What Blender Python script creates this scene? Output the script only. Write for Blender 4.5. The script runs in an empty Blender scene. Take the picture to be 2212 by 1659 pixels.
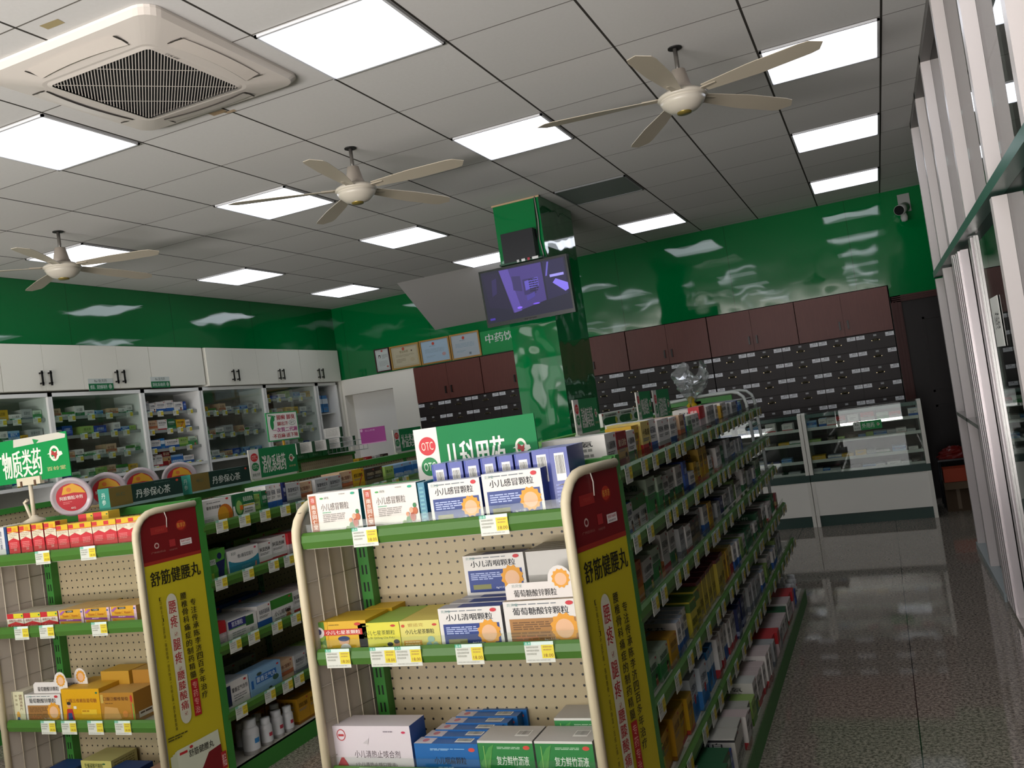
import bpy, math, random
from mathutils import Vector, Matrix
random.seed(7)
SC = bpy.context.scene
COL = SC.collection
PI = math.pi
HC = 3.10                      # ceiling height

# ---------------------------------------------------------------- camera
def look(yaw, pitch, roll):
    cy, sy, cp, sp = math.cos(yaw), math.sin(yaw), math.cos(pitch), math.sin(pitch)
    f = Vector((sy*cp, cy*cp, sp)); r = Vector((cy, -sy, 0)); u = r.cross(f)
    cr, sr = math.cos(roll), math.sin(roll)
    r2 = r*cr + u*sr; u2 = -r*sr + u*cr
    return Matrix((r2, u2, -f)).transposed()
cam = bpy.data.cameras.new('camera'); camo = bpy.data.objects.new('camera', cam); COL.objects.link(camo)
cam.sensor_fit = 'HORIZONTAL'; cam.sensor_width = 36.0; cam.lens = 36.0*1913.7/2212.0
cam.clip_start = 0.05; cam.clip_end = 60
camo.matrix_world = Matrix.Translation((-0.2593, -4.7601, 1.41724)) @ look(-0.3911867, 0.03490894, -0.14318052).to_4x4()
SC.camera = camo

# ---------------------------------------------------------------- world, daylight, exposure
w = bpy.data.worlds.new('sky'); SC.world = w; w.use_nodes = True
bg = w.node_tree.nodes['Background']; bg.inputs[0].default_value = (0.75, 0.85, 1.0, 1); bg.inputs[1].default_value = 0.6
SC.view_settings.view_transform = 'Standard'; SC.view_settings.look = 'None'
SC.view_settings.exposure = 0.0; SC.view_settings.gamma = 1.0; SC.view_settings.use_curve_mapping = False
LIGHT_POWER = 4.0              # emission of the ceiling light diffusers
def area(name, loc, rot, sx, sy, power, color):
    l = bpy.data.lights.new(name, 'AREA'); l.shape = 'RECTANGLE'; l.size = sx; l.size_y = sy; l.energy = power; l.color = color
    o = bpy.data.objects.new(name, l); o.location = loc; o.rotation_euler = rot; COL.objects.link(o); return o
# daylight entering through the glazed shop front behind the camera
area('shopfront_daylight', (-3.2, -8.35, 1.3), (PI/2, 0, 0), 6.5, 2.4, 180, (1.0, 0.95, 0.915))
# added upward fill outside, standing in for pavement bounce, to brighten the ceiling
area('added_ceiling_fill', (-3.2, -9.9, 0.02), (PI, 0, 0), 9.0, 3.0, 3800, (1.0, 0.955, 0.925))
try:
    SC.cycles.max_bounces = 7; SC.cycles.diffuse_bounces = 3; SC.cycles.glossy_bounces = 4
    SC.cycles.transparent_max_bounces = 10; SC.cycles.transmission_bounces = 4
    SC.cycles.sample_clamp_indirect = 6.0; SC.cycles.use_denoising = True
    SC.cycles.caustics_reflective = False; SC.cycles.caustics_refractive = False
except Exception:
    pass

# ---------------------------------------------------------------- materials
def lin(h):
    h = h.lstrip('#'); c = [int(h[i:i+2], 16)/255 for i in (0, 2, 4)]
    return tuple((x/12.92 if x <= .04045 else ((x+.055)/1.055)**2.4) for x in c)+(1,)
MC = {}
def mat(key):
    """'#rrggbb', or '#rrggbb|rough=.2|metal=1|emit=2|coat=1', or the name of a node material"""
    if key in MC: return MC[key]
    m = bpy.data.materials.new(key[:50]); m.use_nodes = True
    b = m.node_tree.nodes['Principled BSDF']; p = key.split('|')
    b.inputs['Base Color'].default_value = lin(p[0]); b.inputs['Roughness'].default_value = .5
    b.inputs['Specular IOR Level'].default_value = .35
    for q in p[1:]:
        k, v = q.split('='); v = float(v)
        if k == 'rough': b.inputs['Roughness'].default_value = v
        if k == 'metal': b.inputs['Metallic'].default_value = v
        if k == 'coat': b.inputs['Coat Weight'].default_value = v; b.inputs['Coat Roughness'].default_value = .08
        if k == 'alpha': b.inputs['Alpha'].default_value = v
        if k == 'emit':
            b.inputs['Emission Color'].default_value = lin(p[0]); b.inputs['Emission Strength'].default_value = v
    MC[key] = m; return m
def nodemat(name):
    m = bpy.data.materials.new(name); m.use_nodes = True; MC[name] = m
    t = m.node_tree; return m, t, t.nodes['Principled BSDF']
def N(t, typ, **kw):
    n = t.nodes.new(typ)
    for k, v in kw.items(): setattr(n, k, v)
    return n
def math_(t, op, a, b=None, c=None):
    n = N(t, 'ShaderNodeMath', operation=op)
    for i, v in enumerate((a, b, c)):
        if v is None: continue
        if isinstance(v, (int, float)): n.inputs[i].default_value = v
        else: t.links.new(v, n.inputs[i])
    return n.outputs[0]
def mixc(t, fac, a, b):
    n = N(t, 'ShaderNodeMix', data_type='RGBA')
    t.links.new(fac, n.inputs['Factor']) if not isinstance(fac, (int, float)) else setattr(n.inputs['Factor'], 'default_value', fac)
    for v, s in ((a, 6), (b, 7)):
        if isinstance(v, tuple): n.inputs[s].default_value = v
        else: t.links.new(v, n.inputs[s])
    return n.outputs[2]
def noise(t, vec, scale, detail=2, rough=.5):
    n = N(t, 'ShaderNodeTexNoise'); n.inputs['Scale'].default_value = scale; n.inputs['Detail'].default_value = detail
    n.inputs['Roughness'].default_value = rough; t.links.new(vec, n.inputs['Vector']); return n
def pos(t):
    g = N(t, 'ShaderNodeNewGeometry'); s = N(t, 'ShaderNodeSeparateXYZ'); t.links.new(g.outputs['Position'], s.inputs[0]); return g.outputs['Position'], s.outputs
def objc(t):
    g = N(t, 'ShaderNodeTexCoord'); s = N(t, 'ShaderNodeSeparateXYZ'); t.links.new(g.outputs['Object'], s.inputs[0]); return g.outputs['Object'], s.outputs
def bump(t, b, h, strength, dist=.01):
    n = N(t, 'ShaderNodeBump'); n.inputs['Strength'].default_value = strength; n.inputs['Distance'].default_value = dist
    t.links.new(h, n.inputs['Height']); t.links.new(n.outputs[0], b.inputs['Normal'])
def line(t, coord, period, half, off=0.0):
    """1 within HALF of a multiple of PERIOD"""
    a = math_(t, 'ADD', coord, off); a = math_(t, 'DIVIDE', a, period); a = math_(t, 'FRACT', a)
    a = math_(t, 'SUBTRACT', a, .5); a = math_(t, 'ABSOLUTE', a); return math_(t, 'GREATER_THAN', a, .5-half/period)

def build_materials():
    # suspended ceiling: 600 mm tiles, dark joints
    m, t, b = nodemat('ceiling_tiles'); P, s = pos(t)
    l1 = line(t, s[0], .6, .0058); l2 = line(t, s[1], .6, .0034)
    fx = math_(t, 'FLOOR', math_(t, 'DIVIDE', s[0], .6)); fy = math_(t, 'FLOOR', math_(t, 'DIVIDE', s[1], .6))
    cb = N(t, 'ShaderNodeCombineXYZ'); t.links.new(fx, cb.inputs[0]); t.links.new(fy, cb.inputs[1])
    wn = N(t, 'ShaderNodeTexWhiteNoise'); t.links.new(cb.outputs[0], wn.inputs[0])
    base = mixc(t, math_(t, 'MULTIPLY', wn.outputs[0], .6), lin('#d3d1cf'), lin('#c7c5c3'))
    nz = noise(t, P, 60, 3); base = mixc(t, math_(t, 'MULTIPLY', nz.outputs[0], .25), base, lin('#b5b0a8'))
    base = mixc(t, l2, base, lin('#67625c')); base = mixc(t, l1, base, lin('#3a3733'))
    t.links.new(base, b.inputs['Base Color']); b.inputs['Roughness'].default_value = .8; b.inputs['Specular IOR Level'].default_value = .1
    # polished granite-look floor tiles
    m, t, b = nodemat('floor_granite'); P, s = pos(t)
    n1 = noise(t, P, 75, 2, .8); n2 = noise(t, P, 3, 3)
    r = N(t, 'ShaderNodeValToRGB'); r.color_ramp.elements[0].position = .38; r.color_ramp.elements[1].position = .62
    r.color_ramp.elements[0].color = lin('#534c44'); r.color_ramp.elements[1].color = lin('#b0a497'); t.links.new(n1.outputs[0], r.inputs[0])
    base = mixc(t, math_(t, 'MULTIPLY', n2.outputs[0], .5), r.outputs[0], lin('#6a6158'))
    l1 = line(t, s[0], .8, .0022, .32); l2 = line(t, s[1], .8, .0016, .25)
    base = mixc(t, l1, base, lin('#1c1916')); base = mixc(t, math_(t, 'MULTIPLY', l2, .6), base, lin('#1c1916'))
    t.links.new(base, b.inputs['Base Color']); b.inputs['Roughness'].default_value = .045; b.inputs['Specular IOR Level'].default_value = .45
    n3 = noise(t, P, 1.2, 2)
    bump(t, b, n3.outputs[0], .02, .01)
    # glossy green laminate: seams every 1.22 m, slightly wavy
    for name, ax in (('green_laminate', 0), ('green_laminate_side', 1), ('green_column', None)):
        m, t, b = nodemat(name); P, s = pos(t)
        col = lin('#006b34') if ax is not None else lin('#007038')
        if ax is not None:
            l = line(t, s[ax], 1.22, .002, .35); base = mixc(t, l, col, lin('#00431f')); t.links.new(base, b.inputs['Base Color'])
        else: b.inputs['Base Color'].default_value = col
        b.inputs['Roughness'].default_value = .05; b.inputs['Specular IOR Level'].default_value = .5
        b.inputs['Coat Weight'].default_value = .35; b.inputs['Coat Roughness'].default_value = .02
        n = noise(t, P, 2.6 if ax is not None else 3.5, 1); bump(t, b, n.outputs[0], .16 if ax is not None else .33, .05)
    # reddish brown wood laminate / dark drawer laminate
    for name, c1, c2, rg in (('brown_wood', '#6e3a31', '#552a24', .4), ('dark_drawer', '#251b1b', '#1c1414', .45), ('door_wood', '#181010', '#110b0b', .4), ('door_frame_wood', '#4a1d18', '#351411', .4)):
        m, t, b = nodemat(name); P, s = pos(t)
        mp = N(t, 'ShaderNodeMapping'); mp.inputs['Scale'].default_value = (30, 30, 1.6); t.links.new(P, mp.inputs[0])
        n = noise(t, mp.outputs[0], 3, 4, .6); base = mixc(t, n.outputs[0], lin(c1), lin(c2))
        t.links.new(base, b.inputs['Base Color']); b.inputs['Roughness'].default_value = rg; b.inputs['Specular IOR Level'].default_value = .2 if 'door' in name else .35
    # pegboard: cream sheet with round punched holes
    for name, ax in (('pegboard_front', 0), ('pegboard_side', 1)):
        m, t, b = nodemat(name); P, s = pos(t)
        hs = None
        for cc in (s[ax], s[2]):
            a = math_(t, 'SUBTRACT', math_(t, 'FRACT', math_(t, 'DIVIDE', cc, .0325)), .5); a = math_(t, 'MULTIPLY', a, a)
            hs = a if hs is None else math_(t, 'ADD', hs, a)
        hole = math_(t, 'LESS_THAN', hs, .0145)
        base = mixc(t, hole, lin('#ad9d7c'), lin('#0e0d0c'))
        t.links.new(base, b.inputs['Base Color']); b.inputs['Roughness'].default_value = .5
    # window glass: mirror-like at grazing angles, clear otherwise
    for name, tint, gl, rgh in (('clear_glass', (.93, .97, .95, 1), 1.5, 0.0), ('partition_glass', (.5, .56, .53, 1), 1.75, 0.0), ('clear_plastic', (.93, .95, .93, 1), 1.35, .08)):
        m = bpy.data.materials.new(name); m.use_nodes = True; MC[name] = m; t = m.node_tree
        t.nodes.remove(t.nodes['Principled BSDF']); out = t.nodes['Material Output']
        fr = N(t, 'ShaderNodeFresnel'); ge = N(t, 'ShaderNodeNewGeometry')   # same reflectance on both sides of the sheet
        t.links.new(math_(t, 'ADD', math_(t, 'MULTIPLY', ge.outputs['Backfacing'], 1/gl-gl), gl), fr.inputs[0])
        g = N(t, 'ShaderNodeBsdfGlossy'); g.inputs['Roughness'].default_value = rgh; tr = N(t, 'ShaderNodeBsdfTransparent'); tr.inputs[0].default_value = tint
        mx = N(t, 'ShaderNodeMixShader'); t.links.new(fr.outputs[0], mx.inputs[0]); t.links.new(tr.outputs[0], mx.inputs[1]); t.links.new(g.outputs[0], mx.inputs[2]); t.links.new(mx.outputs[0], out.inputs[0])
    # crumpled thin plastic film
    m = bpy.data.materials.new('plastic_film'); m.use_nodes = True; MC['plastic_film'] = m; t = m.node_tree
    t.nodes.remove(t.nodes['Principled BSDF']); out = t.nodes['Material Output']
    g = N(t, 'ShaderNodeBsdfGlossy'); g.inputs['Roughness'].default_value = .12
    tr = N(t, 'ShaderNodeBsdfTransparent'); tr.inputs[0].default_value = (.86, .88, .87, 1)
    df = N(t, 'ShaderNodeBsdfDiffuse'); df.inputs[0].default_value = (.7, .72, .72, 1)
    m1 = N(t, 'ShaderNodeMixShader'); m1.inputs[0].default_value = .35; t.links.new(g.outputs[0], m1.inputs[1]); t.links.new(df.outputs[0], m1.inputs[2])
    m2 = N(t, 'ShaderNodeMixShader'); m2.inputs[0].default_value = .42; t.links.new(tr.outputs[0], m2.inputs[1]); t.links.new(m1.outputs[0], m2.inputs[2])
    t.links.new(m2.outputs[0], out.inputs[0])
build_materials()
CREAM = '#cfc2a4|rough=.4'; GREEN = '#3b7f34|rough=.4'; LIPG = '#436b28|rough=.35'; WHITE = '#d8d6d0'; METAL = '#b9b7b4|rough=.25|metal=1'
CAB = '#e9e6d9|rough=.4'; PAPER = '#e4e2dc|rough=.7'; BLACK = '#101010'

# ---------------------------------------------------------------- mesh builder
TC = {}
def text_mesh(s, bold=0.0):
    k = (s, bold)
    if k in TC: return TC[k]
    cu = bpy.data.curves.new('lettering', 'FONT'); cu.body = s; cu.resolution_u = 2; cu.offset = bold
    o = bpy.data.objects.new('lettering', cu); me = bpy.data.meshes.new_from_object(o)
    vs = [v.co.copy() for v in me.vertices]; fs = [tuple(p.vertices) for p in me.polygons]
    bpy.data.objects.remove(o); bpy.data.meshes.remove(me); bpy.data.curves.remove(cu)
    if vs:
        x0 = min(v.x for v in vs); x1 = max(v.x for v in vs); y0 = min(v.y for v in vs); y1 = max(v.y for v in vs)
        vs = [((v.x-x0)/max(x1-x0, 1e-6), (v.y-y0)/max(y1-y0, 1e-6)) for v in vs]
    TC[k] = (vs, fs); return TC[k]

class MB:
    def __init__(s): s.v = []; s.f = []; s.fm = []; s.mats = []; s.sm = []
    def mi(s, k):
        if k not in s.mats: s.mats.append(k)
        return s.mats.index(k)
    def face(s, pts, k, smooth=False):
        n = len(s.v); s.v += [tuple(p) for p in pts]; s.f.append(tuple(range(n, n+len(pts)))); s.fm.append(s.mi(k)); s.sm.append(smooth)
    def box(s, x0, y0, z0, x1, y1, z1, k, **o):
        n = len(s.v); s.v += [(x, y, z) for z in (z0, z1) for y in (y0, y1) for x in (x0, x1)]
        for nm, q in (('bottom', (0, 2, 3, 1)), ('top', (4, 5, 7, 6)), ('front', (0, 1, 5, 4)), ('back', (3, 2, 6, 7)), ('left', (2, 0, 4, 6)), ('right', (1, 3, 7, 5))):
            s.f.append(tuple(n+i for i in q)); s.fm.append(s.mi(o.get(nm) or k)); s.sm.append(False)
        return s
    def cyl(s, p0, p1, r0, r1, n, k, caps=True, smooth=True):
        p0, p1 = Vector(p0), Vector(p1); d = (p1-p0).normalized(); a = d.orthogonal().normalized(); b = d.cross(a); i0 = len(s.v)
        for p, r in ((p0, r0), (p1, r1)):
            for i in range(n):
                an = 2*PI*i/n; s.v.append(tuple(p+(a*math.cos(an)+b*math.sin(an))*r))
        for i in range(n):
            j = (i+1) % n; s.f.append((i0+i, i0+j, i0+n+j, i0+n+i)); s.fm.append(s.mi(k)); s.sm.append(smooth)
        if caps:
            s.f.append(tuple(i0+i for i in reversed(range(n)))); s.f.append(tuple(i0+n+i for i in range(n))); s.fm += [s.mi(k)]*2; s.sm += [False]*2
        return s
    def tube(s, pts, r, n, k):
        pts = [Vector(p) for p in pts]; i0 = len(s.v); up = None
        for i, p in enumerate(pts):
            d = (pts[min(i+1, len(pts)-1)]-pts[max(i-1, 0)]).normalized()
            if up is None: up = d.orthogonal().normalized()
            up = (up-d*up.dot(d)).normalized(); b = d.cross(up)
            for j in range(n):
                an = 2*PI*j/n; s.v.append(tuple(p+(up*math.cos(an)+b*math.sin(an))*r))
        for i in range(len(pts)-1):
            for j in range(n):
                q = (j+1) % n; s.f.append((i0+i*n+j, i0+i*n+q, i0+(i+1)*n+q, i0+(i+1)*n+j)); s.fm.append(s.mi(k)); s.sm.append(True)
        s.f.append(tuple(i0+j for j in reversed(range(n)))); s.f.append(tuple(i0+(len(pts)-1)*n+j for j in range(n))); s.fm += [s.mi(k)]*2; s.sm += [False]*2
        return s
    def lathe(s, prof, n, k, c=(0, 0, 0), ks=None):
        i0 = len(s.v)
        for r, z in prof:
            for j in range(n):
                an = 2*PI*j/n; s.v.append((c[0]+r*math.cos(an), c[1]+r*math.sin(an), c[2]+z))
        for i in range(len(prof)-1):
            for j in range(n):
                q = (j+1) % n; s.f.append((i0+i*n+j, i0+i*n+q, i0+(i+1)*n+q, i0+(i+1)*n+j)); s.fm.append(s.mi(ks[i] if ks else k)); s.sm.append(True)
        return s
    def prism(s, poly, d, k, ksides=None):
        """POLY: 3-D points of one face, extruded by vector D"""
        d = Vector(d); a = [Vector(p) for p in poly]; b = [p+d for p in a]; n = len(a)
        s.face(a, k); s.face(list(reversed(b)), k)
        for i in range(n):
            j = (i+1) % n; s.face([a[j], a[i], b[i], b[j]], ksides or k)
        return s
    def decals(s, O, U, V, prints, w, h, e0=.0004):
        """flat printing on a face: O corner, U and V full edge vectors"""
        O, U, V = Vector(O), Vector(U), Vector(V); Nn = U.cross(V).normalized(); e = e0
        def P(u, v): return O+U*u+V*v+Nn*e
        for p in prints:
            k = p[0]
            if k == 'r': s.face([P(p[1], p[2]), P(p[3], p[2]), P(p[3], p[4]), P(p[1], p[4])], p[5])
            elif k == 'p': s.face([P(*q) for q in p[1]], p[2])
            elif k == 'e':
                n = 20 if len(p) < 7 else p[6]
                s.face([P(p[1]+p[3]*math.cos(2*PI*i/n), p[2]+p[4]*math.sin(2*PI*i/n)) for i in range(n)], p[5])
            elif k == 't' or k == 'v':
                _, st, u0, v0, u1, v1, c = p[:7]; bold = p[7] if len(p) > 7 else 0
                cells = [(st, u0, v0, u1, v1)] if k == 't' else [(ch, u0, v1-(v1-v0)*(i+.92)/len(st), u1, v1-(v1-v0)*(i+.06)/len(st)) for i, ch in enumerate(st) if ch != ' ']
                for (ss, a0, b0, a1, b1) in cells:
                    vs, fs = text_mesh(ss); i0 = len(s.v); m_ = s.mi(c)
                    if ss in '一·，': b0, b1 = b0+(b1-b0)*.4, b0+(b1-b0)*.55
                    sh = [0] if bold < .015 else [-.5, .5] if bold < .035 else [-1, 0, 1]
                    for q in sh:
                        i0 = len(s.v); dx = q*(a1-a0)/len(ss)*.035
                        for (x, y) in vs: s.v.append(tuple(P(a0+dx+(a1-a0)*x, b0+(b1-b0)*y)+Nn*.00002*q))
                        for f in fs: s.f.append(tuple(i0+i for i in f)); s.fm.append(m_); s.sm.append(False)
            elif k == 'l':
                _, u0, v0, u1, v1, rows, c = p; rr = random.Random(int(u0*977+v0*131+rows*7+len(c)))
                for i in range(rows):
                    y1 = v1-(v1-v0)*i/rows; y0 = y1-(v1-v0)*.5/rows; x = u0; end = u1-(u1-u0)*rr.random()*(.5 if i == rows-1 else .08)
                    while x < end-.01:
                        x2 = min(end, x+(u1-u0)*(.08+.25*rr.random())); s.face([P(x, y0), P(x2, y0), P(x2, y1), P(x, y1)], c); x = x2+(u1-u0)*.03
            elif k == 'b':
                _, u0, v0, u1, v1 = p[:5]; s.face([P(u0, v0), P(u1, v0), P(u1, v1), P(u0, v1)], PAPER)
                e += .0002; rr = random.Random(5); vert = (len(p) > 5)
                x = .08
                while x < .92:
                    ww = .02+.03*rr.random(); q0, q1 = (u0+(u1-u0)*x, u0+(u1-u0)*(x+ww)), (v0+(v1-v0)*.25, v1-(v1-v0)*.08)
                    if vert: q0, q1 = (u0+(u1-u0)*.15, u0+(u1-u0)*.8), (v0+(v1-v0)*x, v0+(v1-v0)*(x+ww))
                    s.face([P(q0[0], q1[0]), P(q0[1], q1[0]), P(q0[1], q1[1]), P(q0[0], q1[1])], '#222222'); x += ww+.025+.03*rr.random()
            e += .00012
        return s
    def mesh(s, name):
        me = bpy.data.meshes.new(name); me.from_pydata(s.v, [], s.f)
        for k in s.mats: me.materials.append(mat(k))
        me.polygons.foreach_set('material_index', s.fm); me.polygons.foreach_set('use_smooth', s.sm); me.update(); return me
    def build(s, name, parent=None, **p):
        return link(name, s.mesh(name), parent, **p)
def props(o, label=None, cat=None, group=None, kind=None):
    if label: o['label'] = label
    if cat: o['category'] = cat
    if group: o['group'] = group
    if kind: o['kind'] = kind
    return o
def link(name, me, parent=None, loc=None, rz=0, **p):
    o = bpy.data.objects.new(name, me); COL.objects.link(o)
    if parent: o.parent = parent
    if loc is not None: o.location = loc
    if rz: o.rotation_euler = (0, 0, rz)
    return props(o, **p)
def empty(name, loc, rz=0, **p):
    o = bpy.data.objects.new(name, None); COL.objects.link(o); o.location = loc; o.rotation_euler = (0, 0, rz); o.empty_display_size = .1
    return props(o, **p)
def copy_tree(o, parent=None):
    c = o.copy(); COL.objects.link(c); c.parent = parent
    for ch in list(o.children): copy_tree(ch, c)
    return c
ORD = 'first second third fourth fifth sixth seventh eighth ninth tenth eleventh twelfth thirteenth fourteenth fifteenth sixteenth seventeenth eighteenth nineteenth twentieth'.split()
def ordw(i):
    if i < 20: return ORD[i]
    if i < 29: return 'twenty-'+ORD[i-20]
    if i == 29: return 'thirtieth'
    return 'thirty-'+ORD[i-30] if i < 39 else 'fortieth'
STR = dict(kind='structure')

# ================================================================ the room
XL, YB, YF, XR = -6.6, 4.92, -8.2, 0.25
GL = 'green_laminate'; GS = 'green_laminate_side'; GREY = '#8f8d86|rough=.8'
MB().box(-7.2, YF-.1, -.1, 2.4, 5.6, 0, 'floor_granite').build('floor', **STR)
c_ = MB().box(-7.2, YF-.2, HC, 2.4, 5.6, HC+.1, 'ceiling_tiles')
for x, y, w_, h_, k in ((-2.88, -2.34, .045, .02, '#a0916a'), (-3.05, -1.25, .045, .022, '#9a8468'), (-3.0, -1.22, .03, .014, '#b09a80')):
    c_.face([(x-w_, y-h_, HC-.001), (x+w_, y-h_*.8, HC-.001), (x+w_*.9, y+h_, HC-.001), (x-w_, y+h_*.9, HC-.001)], k)
c_.build('ceiling', **STR)
# left wall: green upper band, recess behind the cabinets
m = MB().box(-7.15, YF, 2.56, XL, YB, HC, '#8f8d86|rough=.8', right=GS); m.box(-7.15, YF, 0, -7.0, 5.5, 2.56, '#b5b3ab|rough=.7'); m.box(-7.0, YF, 0, XL, -2.6, 2.56, GREY, right=GS)
m.build('wall_left', **STR)
MB().box(-7.15, YB, 2.172, -.06, 5.5, HC, GREY, front=GL).build('wall_back', **STR); MB().box(-7.15, 5.38, 0, -.06, 5.5, 2.172, GREY).build('wall_back_lower', **STR)
m = MB().box(-.06, YB, 2.05, 2.3, 5.5, HC, GREY, front=GL); m.box(.98, YB, 0, 2.3, 5.5, 2.05, GREY, front=GL); m.box(-.062, YB+.02, 0, -.02, 5.5, 2.05, GREY)
m.build('wall_back_door_side', **STR)
# plain white wall piece with a niche, between the wall shelves and the drawers
W0 = '#ebe7dc|rough=.6'
m = MB().box(XL, YB, 1.97, -5.53, 5.38, 2.172, W0); m.box(XL, YB, 0, -6.57, 5.38, 1.97, W0); m.box(-5.86, YB, 0, -5.53, 5.38, 1.97, W0); m.box(-6.57, 5.1, 0, -5.86, 5.38, 1.97, '#eceae4|rough=.6')
m.box(-6.57, YB, 0, -5.86, 5.1, .8, W0); m.build('wall_niche', **STR)
MB().box(1.25, 2.35, 0, 1.35, YB, HC, GREY, left=GS).build('wall_alcove', **STR)
# booth behind the glass partition (grey inside)
m = MB().box(1.6, YF, 0, 1.7, 2.35, HC, '#3c3d3a|rough=.9'); m.box(.26, 2.3, 0, 1.6, 2.36, HC, '#8f9088|rough=.7'); m.build('wall_right', **STR)
# front wall with the glazed shop front
m = MB().box(-7.15, YF-.1, 0, -6.5, YF, HC, GREY); m.box(.1, YF-.1, 0, 1.7, YF, HC, GREY); m.box(-6.5, YF-.1, 2.5, .1, YF, HC, GREY); m.box(-6.5, YF-.1, 0, .1, YF, .1, GREY)
m.build('wall_front', **STR)
m = MB()
for x in (-6.47, -5.15, -3.85, -2.55, -1.25, .07): m.box(x-.03, YF-.07, .1, x+.03, YF-.01, 2.5, METAL)
for z in (.1, 2.45): m.box(-6.5, YF-.07, z, .1, YF-.01, z+.05, METAL)
m.build('window_1', **STR)
# white underside of a stair cutting the back left corner
m = MB(); a = [(-5.157, 4.13, HC), (-5.157, YB, 2.585), (-5.157, YB, HC)]
m.prism(a, (1.42, 0, 0), '#a9a6a3|rough=.8'); m.build('wall_stair_soffit', **STR)
# column
m = MB().box(-2.9, 1.77, 0, -2.51, 2.57, HC-.003, 'green_column'); m.box(-2.91, 1.762, 3.083, -2.5, 1.77, HC-.004, '#b59a78'); m.build('column', **STR)
# door in the back wall
m = MB(); FW = 'door_frame_wood'
for x0, x1, y0, d in ((-.06, .035, YB-.03, 0), (.88, .975, YB-.03, 0)): m.box(x0, y0, 0, x1, YB+.02, 2.05, FW)
m.box(-.06, YB-.03, 1.985, .975, YB+.02, 2.05, FW)
for i in range(3): m.box(-.05+i*.03, YB-.042, 0, -.035+i*.03, YB-.03, 2.0-i*.01, FW); m.box(-.05, YB-.042, 1.995+i*.018, .97, YB-.03, 2.004+i*.018, FW)
fr = m.build('door_1', **STR)
m = MB().box(.035, YB+.02, 0, .88, YB+.06, 1.985, 'door_wood')
for x0, z0, x1, z1 in ((.2, 1.05, .74, 1.8), (.2, .15, .74, .92)):
    for a0, a1, b0, b1 in ((x0, x1, z0, z0+.02), (x0, x1, z1-.02, z1), (x0, x0+.02, z0, z1), (x1-.02, x1, z0, z1)): m.box(a0, YB+.005, b0, a1, YB+.02, b1, 'door_wood')
m.build('door_leaf', fr)
m = MB()
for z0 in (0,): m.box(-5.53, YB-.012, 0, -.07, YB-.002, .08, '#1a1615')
# glass partition on the right
MULL = '#cdc5c3|rough=.35'
part = MB()
for y in (2.3, 1.53, .785, -.2, -1.1, -1.95, -2.9, -3.9, -4.9): part.box(.2, y-.03, 2.0, XR, y+.03, HC, MULL)
for y in (2.3, 1.53, .785, -1.1, -2.9, -4.9): part.box(.2, y-.03, .05, XR, y+.03, 1.95, MULL)
part.box(.195, -5.5, 1.962, XR, 2.335, 2.004, '#3f6a5b|rough=.3'); part.box(.2, -5.5, HC-.05, XR, 2.335, HC, '#6f6b68')
part.box(.19, .8, 0, XR, 2.335, .05, '#97a2a3|rough=.3'); part.box(.2, .8, .965, XR, 2.3, .99, METAL); part.box(.2, -5.5, 0, XR, .8, .03, METAL)
part = part.build('window_2', **STR)
m = MB()
ALU = '#c9c2c3|rough=.28|metal=.75'
for i in range(8): y = .73-i*.05; d = .01*(i % 2); m.box(.2+d, y-.022, .03, XR-.004, y+.022, 1.93, ALU)
m.box(.232, .06, .03, XR, .16, 1.95, ALU); m.box(.24, .0, .03, XR, .03, 1.95, METAL)
m.build('sliding_frame', part)
MB().box(.2505, -8.1, 0, .256, 2.33, HC, 'partition_glass').build('partition_pane', part)
p_ = MB().box(.2445, -.46, 1.41, .2475, -.2, 1.63, PAPER); p_.decals((.2445, -.2, 1.41), (0, -.26, 0), (0, 0, .22), [('t', '小药店', .2, .35, .85, .7, '#333333')], .26, .22)
props(p_.build('paper_notice'), 'curled white paper notice taped inside the glass partition', 'notice')

# ---------------------------------------------------------------- ceiling lights
def ceiling_light(x, y, on, label):
    t = empty('ceiling_light', (x+.3, y+.3, HC), label=label, cat='ceiling light', group='square ceiling light panels' if on else None)
    f = MB(); h = .292
    for a, b, c, d in ((-h, -h, h, -h+.012), (-h, h-.012, h, h), (-h, -h, -h+.012, h), (h-.012, -h, h, h)): f.box(a, b, -.012, c, d, -.001, '#c9c9cc' if on else '#77797a')
    f.build('frame', t); d_ = MB(); h = .28; r = .02; pts = []
    for cx, cy, a0 in ((h-r, h-r, 0), (-h+r, h-r, 90), (-h+r, -h+r, 180), (h-r, -h+r, 270)):
        for q in (0, 45, 90): an = math.radians(a0+q); pts.append((cx+r*math.cos(an), cy+r*math.sin(an), -.008))
    d_.face(list(reversed(pts)), ('#eef3ff|emit=%.2f' % LIGHT_POWER) if on else '#626a66|rough=.5'); d_.build('diffuser', t, label=None)
    return t
cl = ['column of lights nearest the glass partition', 'second column of lights from the glass partition', 'third column of lights from the glass partition', 'column of lights nearest the white cabinets']
rw = {-5.4: 'behind the camera, last row', -3.6: 'behind the camera', -1.8: 'nearest row', 0: 'second row', 1.8: 'third row', 3.6: 'row by the back wall'}
for ci, x in enumerate((-.6, -2.4, -4.2, -6.0)):
    for y in (-5.4, -3.6, -1.8, 0, 1.8, 3.6):
        on = not (ci == 1 and y == 1.8)
        if ci == 0 and y < -2 and False: continue
        ceiling_light(x, y, on, ('lit square ceiling light, '+rw[y]+', '+cl[ci]).replace('column of lights', 'column') if on else 'unlit dark square ceiling light panel above the green column')

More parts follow.
